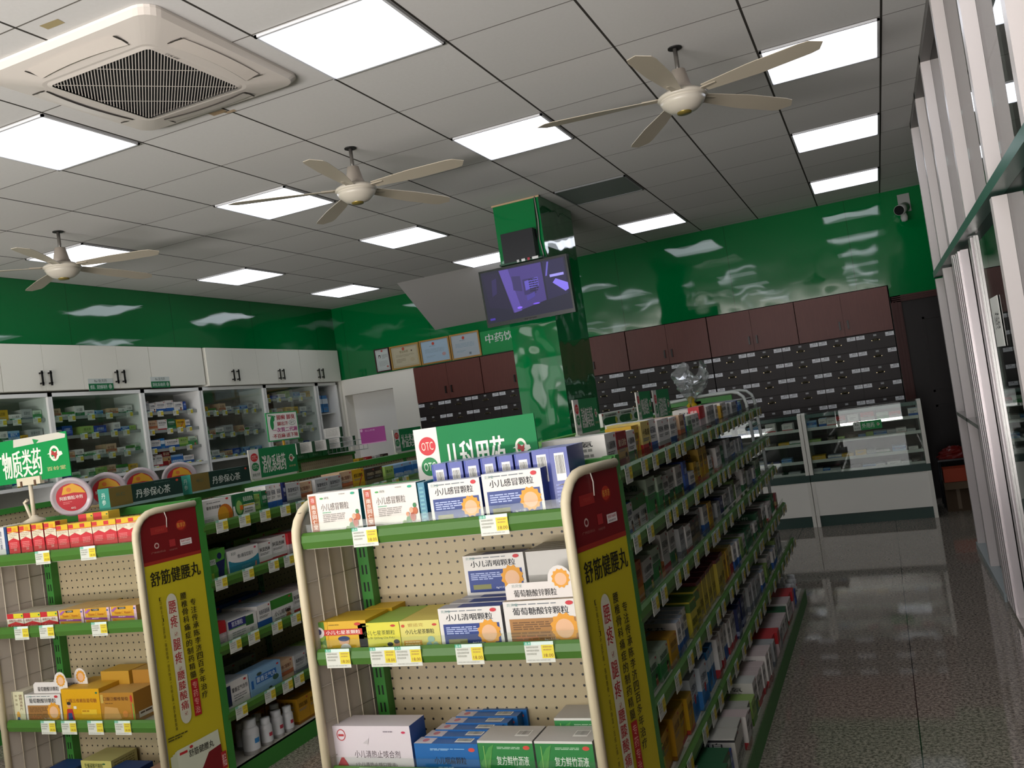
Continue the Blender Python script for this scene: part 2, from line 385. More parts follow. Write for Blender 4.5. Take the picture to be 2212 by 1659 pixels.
# ---------------------------------------------------------------- air conditioner cassette
ac = empty('air_conditioner', (-2.965, -1.795, HC), label='square white ceiling air conditioner cassette with diagonal bar grille', cat='air conditioner')
def rsq(h, r, z, n=5):
    out = []
    for cx, cy, a0 in ((h-r, h-r, 0), (-h+r, h-r, 90), (-h+r, -h+r, 180), (h-r, -h+r, 270)):
        for q in range(n+1): an = math.radians(a0+90*q/n); out.append((cx+r*math.cos(an), cy+r*math.sin(an), z))
    return out
ACW = '#d0c8c0|rough=.35'
m = MB(); rings = [rsq(.47, .07, -.001), rsq(.47, .07, -.012), rsq(.452, .07, -.03), rsq(.305, .05, -.052), rsq(.292, .05, -.052)]
for a, b in zip(rings, rings[1:]):
    for i in range(len(a)): j = (i+1) % len(a); m.face([a[j], a[i], b[i], b[j]], ACW, True)
m.build('cover_panel', ac)
for k in range(4):
    m = MB(); pts = []
    for i in range(9):
        x = -.235+.47*i/8; bow = .022*(1-(x/.235)**2); pts.append((x, bow))
    top = [(x, .335+b, -.0535+.012*0) for x, b in pts]; bot = [(x, .405+b*.6, -.041) for x, b in pts]
    for i in range(8):
        m.face([top[i], bot[i], bot[i+1], top[i+1]], '#d2c9c0|rough=.3')
        m.face([(top[i][0], top[i][1]-.006, -.050), top[i], top[i+1], (top[i+1][0], top[i+1][1]-.006, -.050)], '#3a3632')
    for x in (-.24, .235): m.box(x, .335, -.047, x+.006, .41, -.044, '#3a3632')
    o = m.build('louver', ac); o.rotation_euler = (0, 0, k*PI/2)
m = MB(); m.face([(p[0], p[1], -.04) for p in reversed(rsq(.275, .03, 0))], '#0d0d10')
A2 = .275*math.sqrt(2)-.012
for i in range(-31, 32):
    u = i*.0121; L = A2-abs(u)
    if L > .01:
        d1 = Vector((1, 1, 0)).normalized(); d2 = Vector((-1, 1, 0)).normalized(); a = d1*u-d2*L; b = d1*u+d2*L
        w2 = d1*.0019
        m.face([a-w2+Vector((0, 0, -.053)), b-w2+Vector((0, 0, -.053)), b+w2+Vector((0, 0, -.053)), a+w2+Vector((0, 0, -.053))], ACW)
for u in (-.17, 0, .17):
    d1 = Vector((1, 1, 0)).normalized(); d2 = Vector((-1, 1, 0)).normalized(); L = A2-abs(u); a = d2*u-d1*L; b = d2*u+d1*L; w2 = d2*.003
    m.face([a-w2+Vector((0, 0, -.0525)), b-w2+Vector((0, 0, -.0525)), b+w2+Vector((0, 0, -.0525)), a+w2+Vector((0, 0, -.0525))], ACW)
a, b = rsq(.292, .05, -.052), rsq(.270, .02, -.056)
for i in range(len(a)): j = (i+1) % len(a); m.face([a[j], a[i], b[i], b[j]], ACW, True)
m.decals((.274, -.19, -.0545), (0, .07, 0), (.02, 0, 0), [('t', 'GREE', 0, 0, 1, .7, '#4a4644')], .07, .02)
m.build('grille', ac)

# ---------------------------------------------------------------- ceiling fans
FANW = '#b9ae9c|rough=.4'
def fan(x, y, ph, label):
    t = empty('ceiling_fan', (x, y, HC), label=label, cat='ceiling fan', group='ceiling fans')
    MB().cyl((0, 0, -.001), (0, 0, -.006), .035, .035, 16, '#1c1b1a').build('ceiling_hole_collar', t)
    MB().cyl((0, 0, -.001), (0, 0, -.17), .011, .011, 10, '#77736e|rough=.3|metal=.6').build('rod', t)
    MB().lathe([(.012, -.11), (.034, -.115), (.05, -.19), (.064, -.222), (.03, -.222)], 20, '#aca196|rough=.5').build('motor_canopy', t)
    m = MB().lathe([(.03, -.215), (.09, -.225), (.118, -.242), (.122, -.254), (.112, -.26), (.106, -.264), (.113, -.268), (.1, -.29), (.07, -.316), (.036, -.325)], 32, '#c4bcae|rough=.3')
    mo = m.build('motor_housing', t)
    MB().lathe([(.036, -.325), (.034, -.333), (.0, -.334)], 20, '#8c7a3c|rough=.3|metal=.5').build('badge', mo)
    for k in range(5):
        m = MB(); n = 14; prev = None; th = .003
        for i in range(n+1):
            r = .13+.6*i/n; f = i/n
            w0_ = -.035-.025*min(1, f*2.2); w1_ = .035+.03*min(1, f*2.2)
            if f > .86: q = (f-.86)/.14; c = math.sqrt(max(0, 1-q*q)); w0_ *= c; w1_ *= c
            tw = -math.radians(11-4*f); z = -.245-.018*f
            cur = [(r, w0_*math.cos(tw), z+w0_*math.sin(tw)), (r, w1_*math.cos(tw), z+w1_*math.sin(tw))]
            if prev:
                m.face([prev[0], cur[0], cur[1], prev[1]], FANW, True)
                m.face([(p[0], p[1], p[2]-th) for p in (prev[1], cur[1], cur[0], prev[0])], FANW, True)
                m.face([prev[0], (prev[0][0], prev[0][1], prev[0][2]-th), (cur[0][0], cur[0][1], cur[0][2]-th), cur[0]], FANW)
                m.face([prev[1], cur[1], (cur[1][0], cur[1][1], cur[1][2]-th), (prev[1][0], prev[1][1], prev[1][2]-th)], FANW)
            prev = cur
        m.box(.1, -.02, -.25, .2, .02, -.244, '#a59b8a|rough=.4')
        o = m.build('blade', t); o.rotation_euler = (0, 0, math.radians(ph+72*k))
    return t
fan(-.953, -.37, -22, 'white five-blade ceiling fan nearest the glass partition')
fan(-2.9, -.30, -4, 'white five-blade ceiling fan between air conditioner and green column')
fan(-5.242, -.335, 12, 'white five-blade ceiling fan nearest the white wall cabinets')

# ---------------------------------------------------------------- television, recorder box, security camera
tv = empty('television', (-2.64, 1.6, 2.12), label='black flat television showing a purple security picture on the column', cat='television')
tv.rotation_euler = (math.radians(4), 0, 0)
m = MB().box(-.365, -.03, 0, .365, .03, .44, '#08080a|rough=.25'); m.box(-.2, .03, .08, .2, .07, .36, '#101012'); m.box(-.05, -.032, .012, .05, -.03, .02, '#08080a')
m.decals((-.03, -.031, .008), (.06, 0, 0), (0, 0, .012), [('t', 'JVC', .2, 0, .8, 1, '#9a9aa0')], .06, .01); m.build('casing', tv)
D = lambda s, e: '%s|emit=%.2f' % (s, e)
scr = [('r', 0, 0, 1, 1, D('#14142a', .55)), ('p', [(.22, .98), (.72, .98), (.72, .25), (.32, .12)], D('#3a2f6b', .7)), ('p', [(.22, .98), (.33, .98), (.42, .14), (.33, .12)], D('#4a3d86', .8)),
       ('p', [(.02, .95), (.2, .95), (.3, .2), (.05, .3)], D('#191530', .6)), ('r', .48, .42, .62, .72, D('#2a2250', .7)), ('p', [(.5, .5), (.66, .55), (.66, .72), (.5, .68)], D('#5147a0', .7)),
       ('p', [(.36, .55), (.46, .5), (.46, .8), (.36, .82)], D('#2c2552', .7)), ('p', [(.74, .25), (.98, .3), (.98, .98), (.74, .98)], D('#1d1a3c', .6)), ('p', [(.82, .55), (.95, .35), (.99, .38), (.99, .5), (.86, .62)], D('#6f62c8', .8)),
       ('r', .8, .66, .96, .71, D('#8f88d8', .6)), ('p', [(.75, .7), (.79, .96), (.81, .96), (.77, .7)], D('#5a52a8', .6)), ('e', .4, .2, .03, .02, D('#7a5ae0', .8)), ('e', .6, .22, .04, .015, D('#6a4ad0', .8)),
       ('p', [(.1, .5), (.16, .55), (.18, .85), (.12, .82)], D('#241d48', .6)), ('p', [(.5, .3), (.6, .36), (.6, .45), (.5, .4)], D('#3d3480', .7)), ('r', .03, .05, .09, .09, D('#3a2a90', .6)), ('l', .55, .44, .66, .7, 6, D('#16142c', .5))]
m = MB(); m.face([(-.35, -.0305, .03), (.35, -.0305, .03), (.35, -.0305, .425), (-.35, -.0305, .425)], '#060608|rough=.1')
m.decals((-.35, -.0306, .03), (.7, 0, 0), (0, 0, .395), scr, .7, .395); m.build('screen', tv)
MB().box(-.05, .07, .14, .05, .155, .3, '#141414').build('wall_bracket', tv)
t = empty('recorder_box', (-2.695, 1.70, 2.6), label='black recorder box on a shelf above the television', cat='recorder')
m = MB().box(-.135, -.03, 0, .135, .065, .235, '#16161c|rough=.4'); m.build('housing', t)
m = MB().box(-.17, -.05, -.014, .19, .068, -.001, '#2a4a3a'); m.decals((-.02, -.051, -.012), (.2, 0, 0), (0, 0, .02), [('r', 0, 0, .1, 1, '#cccccc'), ('r', .2, 0, .35, 1, '#dddddd'), ('r', .45, 0, .55, 1, '#aa3344'), ('r', .65, 0, .9, 1, '#dddddd')], .2, .02); m.build('bracket_shelf', t)
m = MB().tube([(-2.535, 1.757, 3.09), (-2.53, 1.755, 2.9), (-2.54, 1.752, 2.75), (-2.525, 1.752, 2.62), (-2.55, 1.755, 2.54), (-2.6, 1.74, 2.52)], .005, 6, '#8c8a84'); m.tube([(-2.54, 1.758, 3.08), (-2.55, 1.755, 2.8), (-2.58, 1.752, 2.66), (-2.56, 1.755, 2.56)], .004, 6, '#1a1a1a')
props(m.build('power_cable'), 'grey and black cables running down the column edge to the television', 'cable')
t = empty('security_camera', (.2, 4.905, 2.99), label='white bullet security camera on the green back wall near the ceiling', cat='security camera')
MB().box(-.05, 0, -.13, .06, .013, .05, '#8f908c').build('mount_plate', t)
MB().cyl((-.0, 0, -.05), (-.03, -.08, -.08), .016, .016, 10, '#8f908c').build('arm', t)
m = MB().cyl((.0, -.03, -.09), (-.06, -.24, -.14), .05, .05, 18, '#9a9b96'); m.cyl((-.06, -.241, -.1402), (-.062, -.247, -.1416), .046, .046, 18, '#101012|rough=.1'); m.build('body', t)
MB().lathe([(.012, -.15), (.025, -.16), (.035, -.2), (.028, -.235), (0, -.245)], 14, '#a8aaa6', c=(-.02, -.13, 0)).build('lamp_bulb', t)

# ================================================================ back wall furniture
def handle_bar(t, x, z, h=.085):
    m = MB().box(x-.008, -.024, z, x+.008, -.016, z+h, '#14110f|rough=.3'); m.box(x-.008, -.02, z, x+.008, 0, z+.012, '#14110f'); m.box(x-.008, -.02, z+h-.012, x+.008, 0, z+h, '#14110f'); return m.build('handle', t)
def brown_cabinet(x0, x1, label):
    t = empty('wall_cabinet', (x0, YB, 1.725), label=label, cat='wall cabinet', group='brown wall cabinets over the herb drawers'); W_ = x1-x0
    MB().box(.002, .001, 0, W_-.002, .4, .44, 'brown_wood').build('carcass', t); mid = W_/2
    for a, b, hx in ((.003, mid-.0015, mid-.04), (mid+.0015, W_-.003, mid+.04)):
        d = MB().box(a, -.018, .002, b, 0, .438, 'brown_wood').build('door', t); handle_bar(d, hx, .075, .085).location = (0, -.018, 0)
    return t
xs = [(-5.53, -4.615), (-4.61, -3.7), (-3.695, -2.81), (-2.805, -1.895), (-1.89, -.981), (-.979, -.07)]
nm = ['brown two-door wall cabinet beside the white niche wall, under the framed certificates', 'brown two-door wall cabinet under the green herbal medicine sign, left of the column', 'brown two-door wall cabinet mostly hidden behind the green column',
      'brown two-door wall cabinet just right of the green column', 'second brown wall cabinet from the dark door', 'brown two-door wall cabinet nearest the dark door']
for (a, b), l in zip(xs, nm): brown_cabinet(a, b, l)
# apothecary drawers
DR = 'dark_drawer'; NR = 7
def drawer_mesh():
    m = MB().box(-.181, -.014, 0, .181, 0, .158, DR)
    for x in (-.178, .098): m.box(x, -.0155, .112, x+.08, -.014, .15, '#e6e6ea|rough=.3'); m.decals((x, -.0156, .112), (.08, 0, 0), (0, 0, .038), [('t', '黄芪', .35, .55, .8, .9, '#44444a'), ('l', .08, .12, .9, .45, 2, '#a4a4a8')], .08, .038)
    m.box(-.015, -.0155, .128, .015, -.014, .146, '#a8a8aa'); return m.mesh('drawer')
def pull_mesh():
    m = MB(); n = 10; pr = None
    for i in range(n+1):
        an = PI*i/n; c, s_ = math.cos(an), math.sin(an)
        cur = [(.034*c, -.016, .085+.02*s_), (.026*c, -.034, .083+.008*s_), (.03*c, -.03, .08)]
        if pr:
            for a in range(2): m.face([pr[a], pr[a+1], cur[a+1], cur[a]], '#8b8166|rough=.2|metal=.9', True)
        pr = cur
    m.box(-.04, -.0165, .082, .04, -.014, .09, '#8b8166|rough=.2|metal=.9'); return m.mesh('handle')
DM, PMh = drawer_mesh(), pull_mesh()
def drawers(x0, x1, label):
    W_ = x1-x0; t = empty('herb_drawer_cabinet', (x0, YB, 0), label=label, cat='drawer cabinet', group='dark herb drawer cabinets along the back wall')
    MB().box(.002, .002, .08, W_-.002, .4, 1.72, '#191211').build('carcass', t)
    MB().box(0, -.002, 0, W_, .4, .078, '#14100f').build('plinth', t)
    MB().box(.004, -.012, .09, W_-.004, 0, 1.72-.1635*NR-.004, DR).build('lower_door', t)
    cw = W_/5
    for r in range(NR):
        for c in range(5):
            d = link('drawer', DM, t, loc=(cw*(c+.5), 0, 1.72-.1635*(r+1)+.002)); link('handle', PMh, d)
    return t
drawers(-5.526, -3.7, 'dark herb drawer cabinet beside the white niche wall')
drawers(-3.69, -1.9, 'dark herb drawer cabinet half hidden by the green column')
drawers(-1.89, -.07, 'dark herb drawer cabinet nearest the dark door')

# certificates and sign on the back wall
def cert(x0, x1, z0, z1, frame, paper, label, extra, fw=.014):
    t = empty('framed_certificate', (x0, YB-.004, z0), label=label, cat='certificate'); W_, H_ = x1-x0, z1-z0; f = MB()
    for a, b, c, d in ((0, 0, W_, fw), (0, H_-fw, W_, H_), (0, fw, fw, H_-fw), (W_-fw, fw, W_, H_-fw)): f.box(a, -.022, b, c, 0, d, frame)
    f.build('frame', t); m = MB().box(fw, -.01, fw, W_-fw, -.001, H_-fw, paper)
    m.decals((fw, -.0101, fw), (W_-2*fw, 0, 0), (0, 0, H_-2*fw), extra, 1, 1); m.build('paper', t); t.rotation_euler = (.03, 0, 0); return t
line_frame = lambda c: [('r', .05, .05, .95, .06, c), ('r', .05, .94, .95, .95, c), ('r', .05, .05, .056, .95, c), ('r', .944, .05, .95, .95, c)]
cert(-6.04, -5.825, 2.19, 2.48, '#3a1218|rough=.3', '#b9c0bc|rough=.3', 'narrow dark red framed certificate, leftmost of the four on the green wall', [('e', .5, .93, .08, .05, '#b03030'), ('r', .2, .6, .36, .75, '#333333'), ('r', .24, .6, .32, .7, '#c8c8c0'), ('l', .45, .55, .9, .75, 4, '#8d938f'), ('l', .2, .2, .9, .45, 6, '#9da39f'), ('e', .8, .17, .08, .05, '#a86a60')]+line_frame('#8d938f'), .012)
cert(-5.815, -5.4, 2.185, 2.478, '#a88546|rough=.35|metal=.3', '#b5ad93|rough=.3', 'gold framed certificate with cream paper and large heading', [('e', .45, .88, .05, .08, '#a85040'), ('t', '营业执照', .3, .68, .62, .8, '#6b6344'), ('r', .73, .7, .78, .77, '#5a5040'), ('l', .15, .48, .85, .6, 3, '#9c947c'), ('l', .15, .2, .5, .4, 3, '#938a72'), ('e', .75, .3, .08, .1, '#b0a486')]+line_frame('#7c745c'), .02)
RC = [('e', .45, .85, .05, .07, '#b5402f'), ('l', .3, .7, .7, .76, 1, '#8494a0'), ('l', .12, .42, .85, .62, 4, '#8ea2b0')]
cert(-5.39, -4.98, 2.183, 2.482, '#a87f42|rough=.35|metal=.3', '#9db4c6|rough=.3', 'gold framed pale blue certificate beside the cream one', RC+[('e', .8, .3, .07, .08, '#b0908f'), ('l', .15, .2, .5, .3, 2, '#8ea2b0')], .018)
cert(-4.97, -4.575, 2.178, 2.485, '#a87f42|rough=.35|metal=.3', '#a9b3ba|rough=.3', 'gold framed pale blue certificate next to the green herbal sign', RC+[('l', .15, .2, .5, .3, 2, '#8ea2b0'), ('r', .6, .08, .68, .18, '#6f7a80')], .018)
LOGO = lambda cx, cy, a, b: [('e', cx, cy+b*.1, a*.62, b*.62, '#d8d0c0', 24), ('e', cx, cy+b*.1, a*.42, b*.42, '#008040', 24), ('p', [(cx-a*.9, cy+b*.1), (cx-a*.3, cy+b*.28), (cx+a*.9, cy+b*.2), (cx+a, cy-b*.05), (cx+a*.2, cy-b*.3), (cx-a*.8, cy-b*.12), (cx-a*.2, cy-b*.16), (cx+a*.6, cy)], '#cfd6c4'),
     ('p', [(cx-a*.3, cy+b*.4), (cx+a*.1, cy+b*.15), (cx+a*.4, cy+b*.3), (cx+a*.3, cy-b*.1), (cx+a*.1, cy-b*.4), (cx-a*.1, cy-b*.05), (cx-a*.4, cy)], '#9c3030')]
t = MB().box(-4.565, YB-.02, 2.18, -3.75, YB-.001, 2.455, '#0f8a45|rough=.4')
t.decals((-4.565, YB-.0201, 2.18), (.815, 0, 0), (0, 0, .275), [('t', '中药饮片区', .08, .45, .82, .85, '#cfd5d0', .03)]+LOGO(.55, .2, .07, .18), .8, .275)
props(t.build('herbal_section_sign'), 'green back wall sign with white herbal medicine characters beside the certificates', 'sign')

# ================================================================ left wall cabinets
def white_cabinet(y0, y1, seams, handles, label, z0=2.168, z1=2.558, proud=0.0):
    """local x runs along +Y (seen from the room, leftmost first)"""
    t = empty('wall_cabinet', (XL+proud, y0, z0), PI/2, label=label, cat='wall cabinet', group='white wall cabinets over the medicine shelves')
    L, H_ = y1-y0, z1-z0; MB().box(0, .002, 0, L, .38, H_, CAB).build('carcass', t); ed = [0]+[s-y0 for s in seams]+[L]
    for i, (a, b) in enumerate(zip(ed, ed[1:])):
        d = MB().box(a+.0015, -.016, .002, b-.0015, 0, H_-.002, CAB).build('door', t)
        for hy in handles:
            hl = hy-y0
            if a < hl < b:
                m = MB()
                for zz in (.055, .14): m.box(hl-.01, -.045, zz, hl+.01, -.016, zz+.012, '#171614|rough=.35')
                m.box(hl-.008, -.045, .04, hl+.008, -.038, .165, '#171614|rough=.35'); m.build('handle', d)
    return t
white_cabinet(-1.82, .155, [-1.42, -1.03, -.635, -.24], [-1.46, -1.38, -.68, -.59], 'white wall cabinet at the left frame edge')
white_cabinet(.157, 1.708, [.545, .93, 1.322], [.502, .586, 1.283, 1.363], 'white wall cabinet with four doors above the two glass-fronted bays')
white_cabinet(1.712, 2.43, [], [], 'plain white wall cabinet panel without handles', z0=2.172)
white_cabinet(2.46, 4.05, [2.865, 3.26, 3.65], [2.825, 2.904, 3.615, 3.686], 'white wall cabinet with four doors right of the plain panel', z0=2.158, proud=.02)
white_cabinet(4.052, 4.875, [4.43], [4.388, 4.47], 'white two-door wall cabinet in the back left corner', z0=2.158, proud=.02)
MB().box(XL-.3, 4.876, 0, XL+.004, YB-.002, 2.555, CAB).build('trim_1', **STR)
BAYS = [(-1.4, -.45, 1), (-.41, .56, 1), (.604, 1.564, 1), (1.611, 2.331, 0), (2.386, 3.347, 1), (3.401, 4.337, 1), (4.401, 4.791, 0)]
SZ = {0: [1.955, 1.79, 1.60, 1.425], 1: [1.955, 1.79, 1.60, 1.425], 2: [1.955, 1.79, 1.60, 1.425], 3: [1.94, 1.765, 1.585, 1.42], 4: [1.90, 1.665, 1.43], 5: [2.0, 1.81, 1.62, 1.45], 6: [1.79]}
BW = '#e6e6e2|rough=.45'
BN = ['at the left frame edge, farthest from the corner', 'behind the green vitamin sign', 'second glass-fronted, left of the open bay', 'open-fronted in the middle', 'glass-fronted right of the open bay', 'glass-fronted, behind the handwritten poster', 'narrow open corner']
UNITS = []
for i, (y0, y1, gl) in enumerate(BAYS):
    t = empty('medicine_wall_unit', (XL, y0, 0), PI/2, label='white medicine shelf bay, '+BN[i], cat='shelf unit', group='white medicine shelf bays along the side wall'); L = y1-y0; UNITS.append(t)
    m = MB().box(-.022, 0, 0, .0, .36, 2.15, BW); m.box(L, 0, 0, L+.02, .36, 2.15, BW); m.box(-.022, 0, 2.118, L+.02, .36, 2.15, BW); m.box(0, .34, 0, L, .36, 2.118, '#a09f94|rough=.6')
    m.box(0, 0, 1.378, L, .34, 1.405, BW); m.box(0, .0, .0, L, .34, .1, BW); m.build('carcass', t)
    for z in SZ[i]:
        if z > 1.45: MB().box(.003, .06, z-.025, L-.003, .33, z-.018, 'clear_glass' if i != 6 else BW).build('shelf', t)
        if i != 6 and z > 1.4: m = MB().box(.005, .052, z-.034, L-.005, .058, z-.006, '#8f938e|rough=.3'); m.build('label_rail', t)
    for z in (1.05, .7): MB().box(.003, .02, z, L-.003, .33, z+.018, BW).build('shelf', t)
    if gl:
        for a, b, yy in ((.002, L*.52, .012), (L*.48, L-.002, .022)): MB().box(a, yy, 1.407, b, yy+.005, 2.116, 'clear_glass').build('sliding_glass', t)
# strip labels above the shelves
def strip_sign(y, w_, text, label, z=2.165, x=XL+.022):
    m = MB().box(0, -.002, 0, w_, 0, .105, '#c9cfc9'); m.decals((0, -.0021, 0), (w_, 0, 0), (0, 0, .105), [('r', 0, 0, 1, .58, '#0c6a3c'), ('t', 'Rx 处方药', .25, .66, .75, .94, '#1c3a2c'), ('t', text, .06, .12, .74, .46, '#c9d6cc', .03), ('e', .87, .3, .07, .2, '#9fae9c')], w_, .1)
    o = m.build('shelf_category_strip'); o.location = (x, y, z); o.rotation_euler = (0, 0, PI/2); props(o, label, 'sign', 'green category strips over the wall shelves')
strip_sign(.97, .27, '感冒、清热解毒药', 'green strip sign with the longest text, over the second glass bay', 2.155, XL+.018)
strip_sign(1.69, .24, '消化系统药', 'green strip sign over the open-fronted middle bay', 2.16, XL+.018)
strip_sign(4.03, .26, '眼科、营养保健药', 'green strip sign left of the corner cabinet handles')
strip_sign(4.5, .27, '其它类药', 'green strip sign over the narrow corner bay, right of the handles')

# ================================================================ glass sales counter
def counter(x0, x1, label, glass_top=1.05):
    t = empty('glass_display_counter', (x0, 3.81, 0), label=label, cat='display counter', group='glass display counters before the herb drawers'); W_ = x1-x0
    KG = '#12372f|rough=.4'
    MB().box(.0, .015, 0, W_, .5, .10, KG).build('plinth', t)
    m = MB().box(0, .0, .10, W_, .5, .415, '#f0ede5|rough=.6'); m.build('lower_cabinet', t)
    MB().box(0, -.006, .415, W_, .5, .478, KG).build('base_band', t)
    for x in (-.0, W_-.032):
        m = MB(); poly = [(x, -.01, 0), (x, .5, 0), (x, .5, 1.03), (x, .06, 1.05), (x, -.0, 1.035)]; m.prism(poly, (.032, 0, 0), '#e6e3da|rough=.5'); m.build('side_panel', t)
    for z in (.60, .765, .90): MB().box(.034, .07, z-.006, W_-.034, .44, z, 'clear_glass').build('glass_shelf', t); 
    for z in (.60, .765, .90, .49): MB().box(.034, .064, z-.02, W_-.034, .069, z+.008, '#c3c4bc|rough=.4').build('label_rail', t)
    MB().box(.03, .012, .478, W_-.03, .017, 1.03, 'clear_glass').build('front_glass', t)
    MB().box(.0, .03, 1.032, W_, .5, 1.04, 'clear_glass').build('glass_top', t)
    m = MB().box(.03, .02, 1.0, W_-.03, .03, 1.032, '#1d4a40|rough=.3'); m.box(.03, .47, 1.0, W_-.03, .49, 1.032, '#1d4a40|rough=.3'); m.build('top_rail', t)
    MB().box(.034, .48, .478, W_-.034, .49, 1.0, '#2a2624').build('back_doors', t)
    return t
counter(-.985, .03, 'glass display counter nearest the dark door with the green topical medicine sign')
counter(-2.02, -.99, 'glass display counter partly hidden behind the shelves, left of the sign counter')
counter(-4.9, -3.1, 'glass display counter behind the green column')
m = MB().box(0, -.002, 0, .24, .002, .075, '#0f8a45'); m.decals((0, -.0021, 0), (.24, 0, 0), (0, 0, .075), [('r', 0, 0, .26, 1, '#c3cbc2'), ('t', 'Rx', .07, .55, .2, .9, '#1c3a2c'), ('t', '处方药', .03, .1, .23, .4, '#1c3a2c'), ('t', '外用药', .31, .2, .74, .8, '#cfe0d2', .03)]+LOGO(.87, .5, .06, .3), .24, .075)
o = m.build('counter_category_sign'); o.location = (-.55, 3.80, .835); props(o, 'small green and white topical medicine sign on the counter glass', 'sign')
# things by the door
t = empty('step_stool', (.28, 4.45, 0), label='low metal stool behind the counter carrying a red bag', cat='stool')
MB().box(-.17, -.14, .425, .17, .14, .44, '#23272a|rough=.3').build('seat', t)
for sx in (-1, 1):
    for sy in (-1, 1): MB().cyl((sx*.15, sy*.12, .425), (sx*.165, sy*.13, 0), .01, .01, 8, '#3a3c3e|metal=.6').build('leg', t)
random.seed(3); m = MB(); n1, n2 = 18, 9
gp = [[(.14*math.cos(2*PI*i/n1)*math.cos(PI/2*j/n2)*(1+.13*random.uniform(-1, 1)), .11*math.sin(2*PI*i/n1)*math.cos(PI/2*j/n2)*(1+.13*random.uniform(-1, 1)), .441+.105*math.sin(PI/2*j/n2)*(1+.1*random.uniform(-1, 1))) for i in range(n1)] for j in range(n2)]
for j in range(n2-1):
    for i in range(n1): k = (i+1) % n1; m.face([gp[j][i], gp[j][k], gp[j+1][k], gp[j+1][i]], '#6e1714|rough=.3')
m.face([gp[-1][i] for i in range(n1)], '#6e1714|rough=.3'); o = m.build('plastic_bag'); o.location = (.26, 4.43, 0); props(o, 'crumpled dark red plastic bag on the stool behind the counter', 'bag')
m = MB().box(0, 0, 0, .3, .2, .12, '#a03a1e|rough=.6'); o = m.build('storage_box'); o.location = (.13, 4.08, .26); props(o, 'orange red box under the stool, behind the counter end', 'box')
m = MB().box(0, 0, 0, .3, .24, .258, '#4a3a2a|rough=.8'); m.face([(0, 0, .258), (.3, 0, .258), (.3, -.1, .21), (0, -.1, .21)], '#5a4a38|rough=.8'); m.box(.09, -.001, .02, .12, 0, .25, '#6a5a48'); o = m.build('cardboard_box'); o.location = (.12, 4.06, 0); props(o, 'open brown cardboard box on the floor behind the counter end', 'box')

# ================================================================ gondola shelving
DECK = '#a8a396|rough=.5'
def tag_mesh(w_=.062, h_=.05):
    m = MB(); m.box(0, -.0205, -.03, w_, -.0195, .026, '#cfcfc4|rough=.35')
    m.decals((0, -.0206, -.03), (w_, 0, 0), (0, 0, .056), [('r', 0, .84, 1, 1, '#cfe0d8'), ('r', 0, .84, .24, 1, '#1f9a78'), ('t', '品名', .03, .86, .22, .98, '#e6f0ea'), ('r', .58, .2, 1, .84, '#d8c738'), ('l', .06, .3, .5, .78, 3, '#a8a89c'), ('t', '18.00', .64, .26, .96, .42, '#7a3a1c'), ('l', .64, .5, .96, .78, 2, '#b89a40'), ('l', .06, .05, .9, .14, 1, '#b0b0a8')], w_, .056)
    return m.mesh('price_tag')
TAG = tag_mesh(.074); TAGL = tag_mesh(.085)
def shelf(parent, L, depth, x, y, z, rz, tags, big=False, tilt=0):
    """front lip along local x at local y=0; stock side is +y"""
    m = MB().box(0, .004, -.028, L, depth, -.0, DECK); o = m.build('shelf', parent, loc=(x, y, z), rz=rz)
    p = [(0, .003, -.026), (0, -.012, -.024), (0, -.0185, -.004), (0, -.015, .016), (0, -.006, .024), (0, .003, .022)]
    l = MB().prism(p, (L, 0, 0), LIPG).build('price_rail', o)
    MB().box(0, -.002, .022, L, -.0005, .048, 'clear_plastic').build('clear_guard', o)
    for tx in tags: link('price_tag', TAGL if big else TAG, o, loc=(tx, 0, .0))
    return o
def upright(m, x, y, h, ax):
    m.box(x-.02, y-.02, 0, x+.02, y+.02, h, GREEN)
    for k in range(int(h/.055)):
        z = .1+k*.055
        if z > h-.05: break
        if ax == 'x': m.box(x+.0195, y-.006, z, x+.0205, y-.001, z+.03, '#0c1a0c'); m.box(x+.0195, y+.006, z, x+.0205, y+.011, z+.03, '#0c1a0c')
        else: m.box(x-.010, y-.0205, z, x-.004, y-.0195, z+.03, '#0c1a0c'); m.box(x+.004, y-.0205, z, x+.010, y-.0195, z+.03, '#0c1a0c')
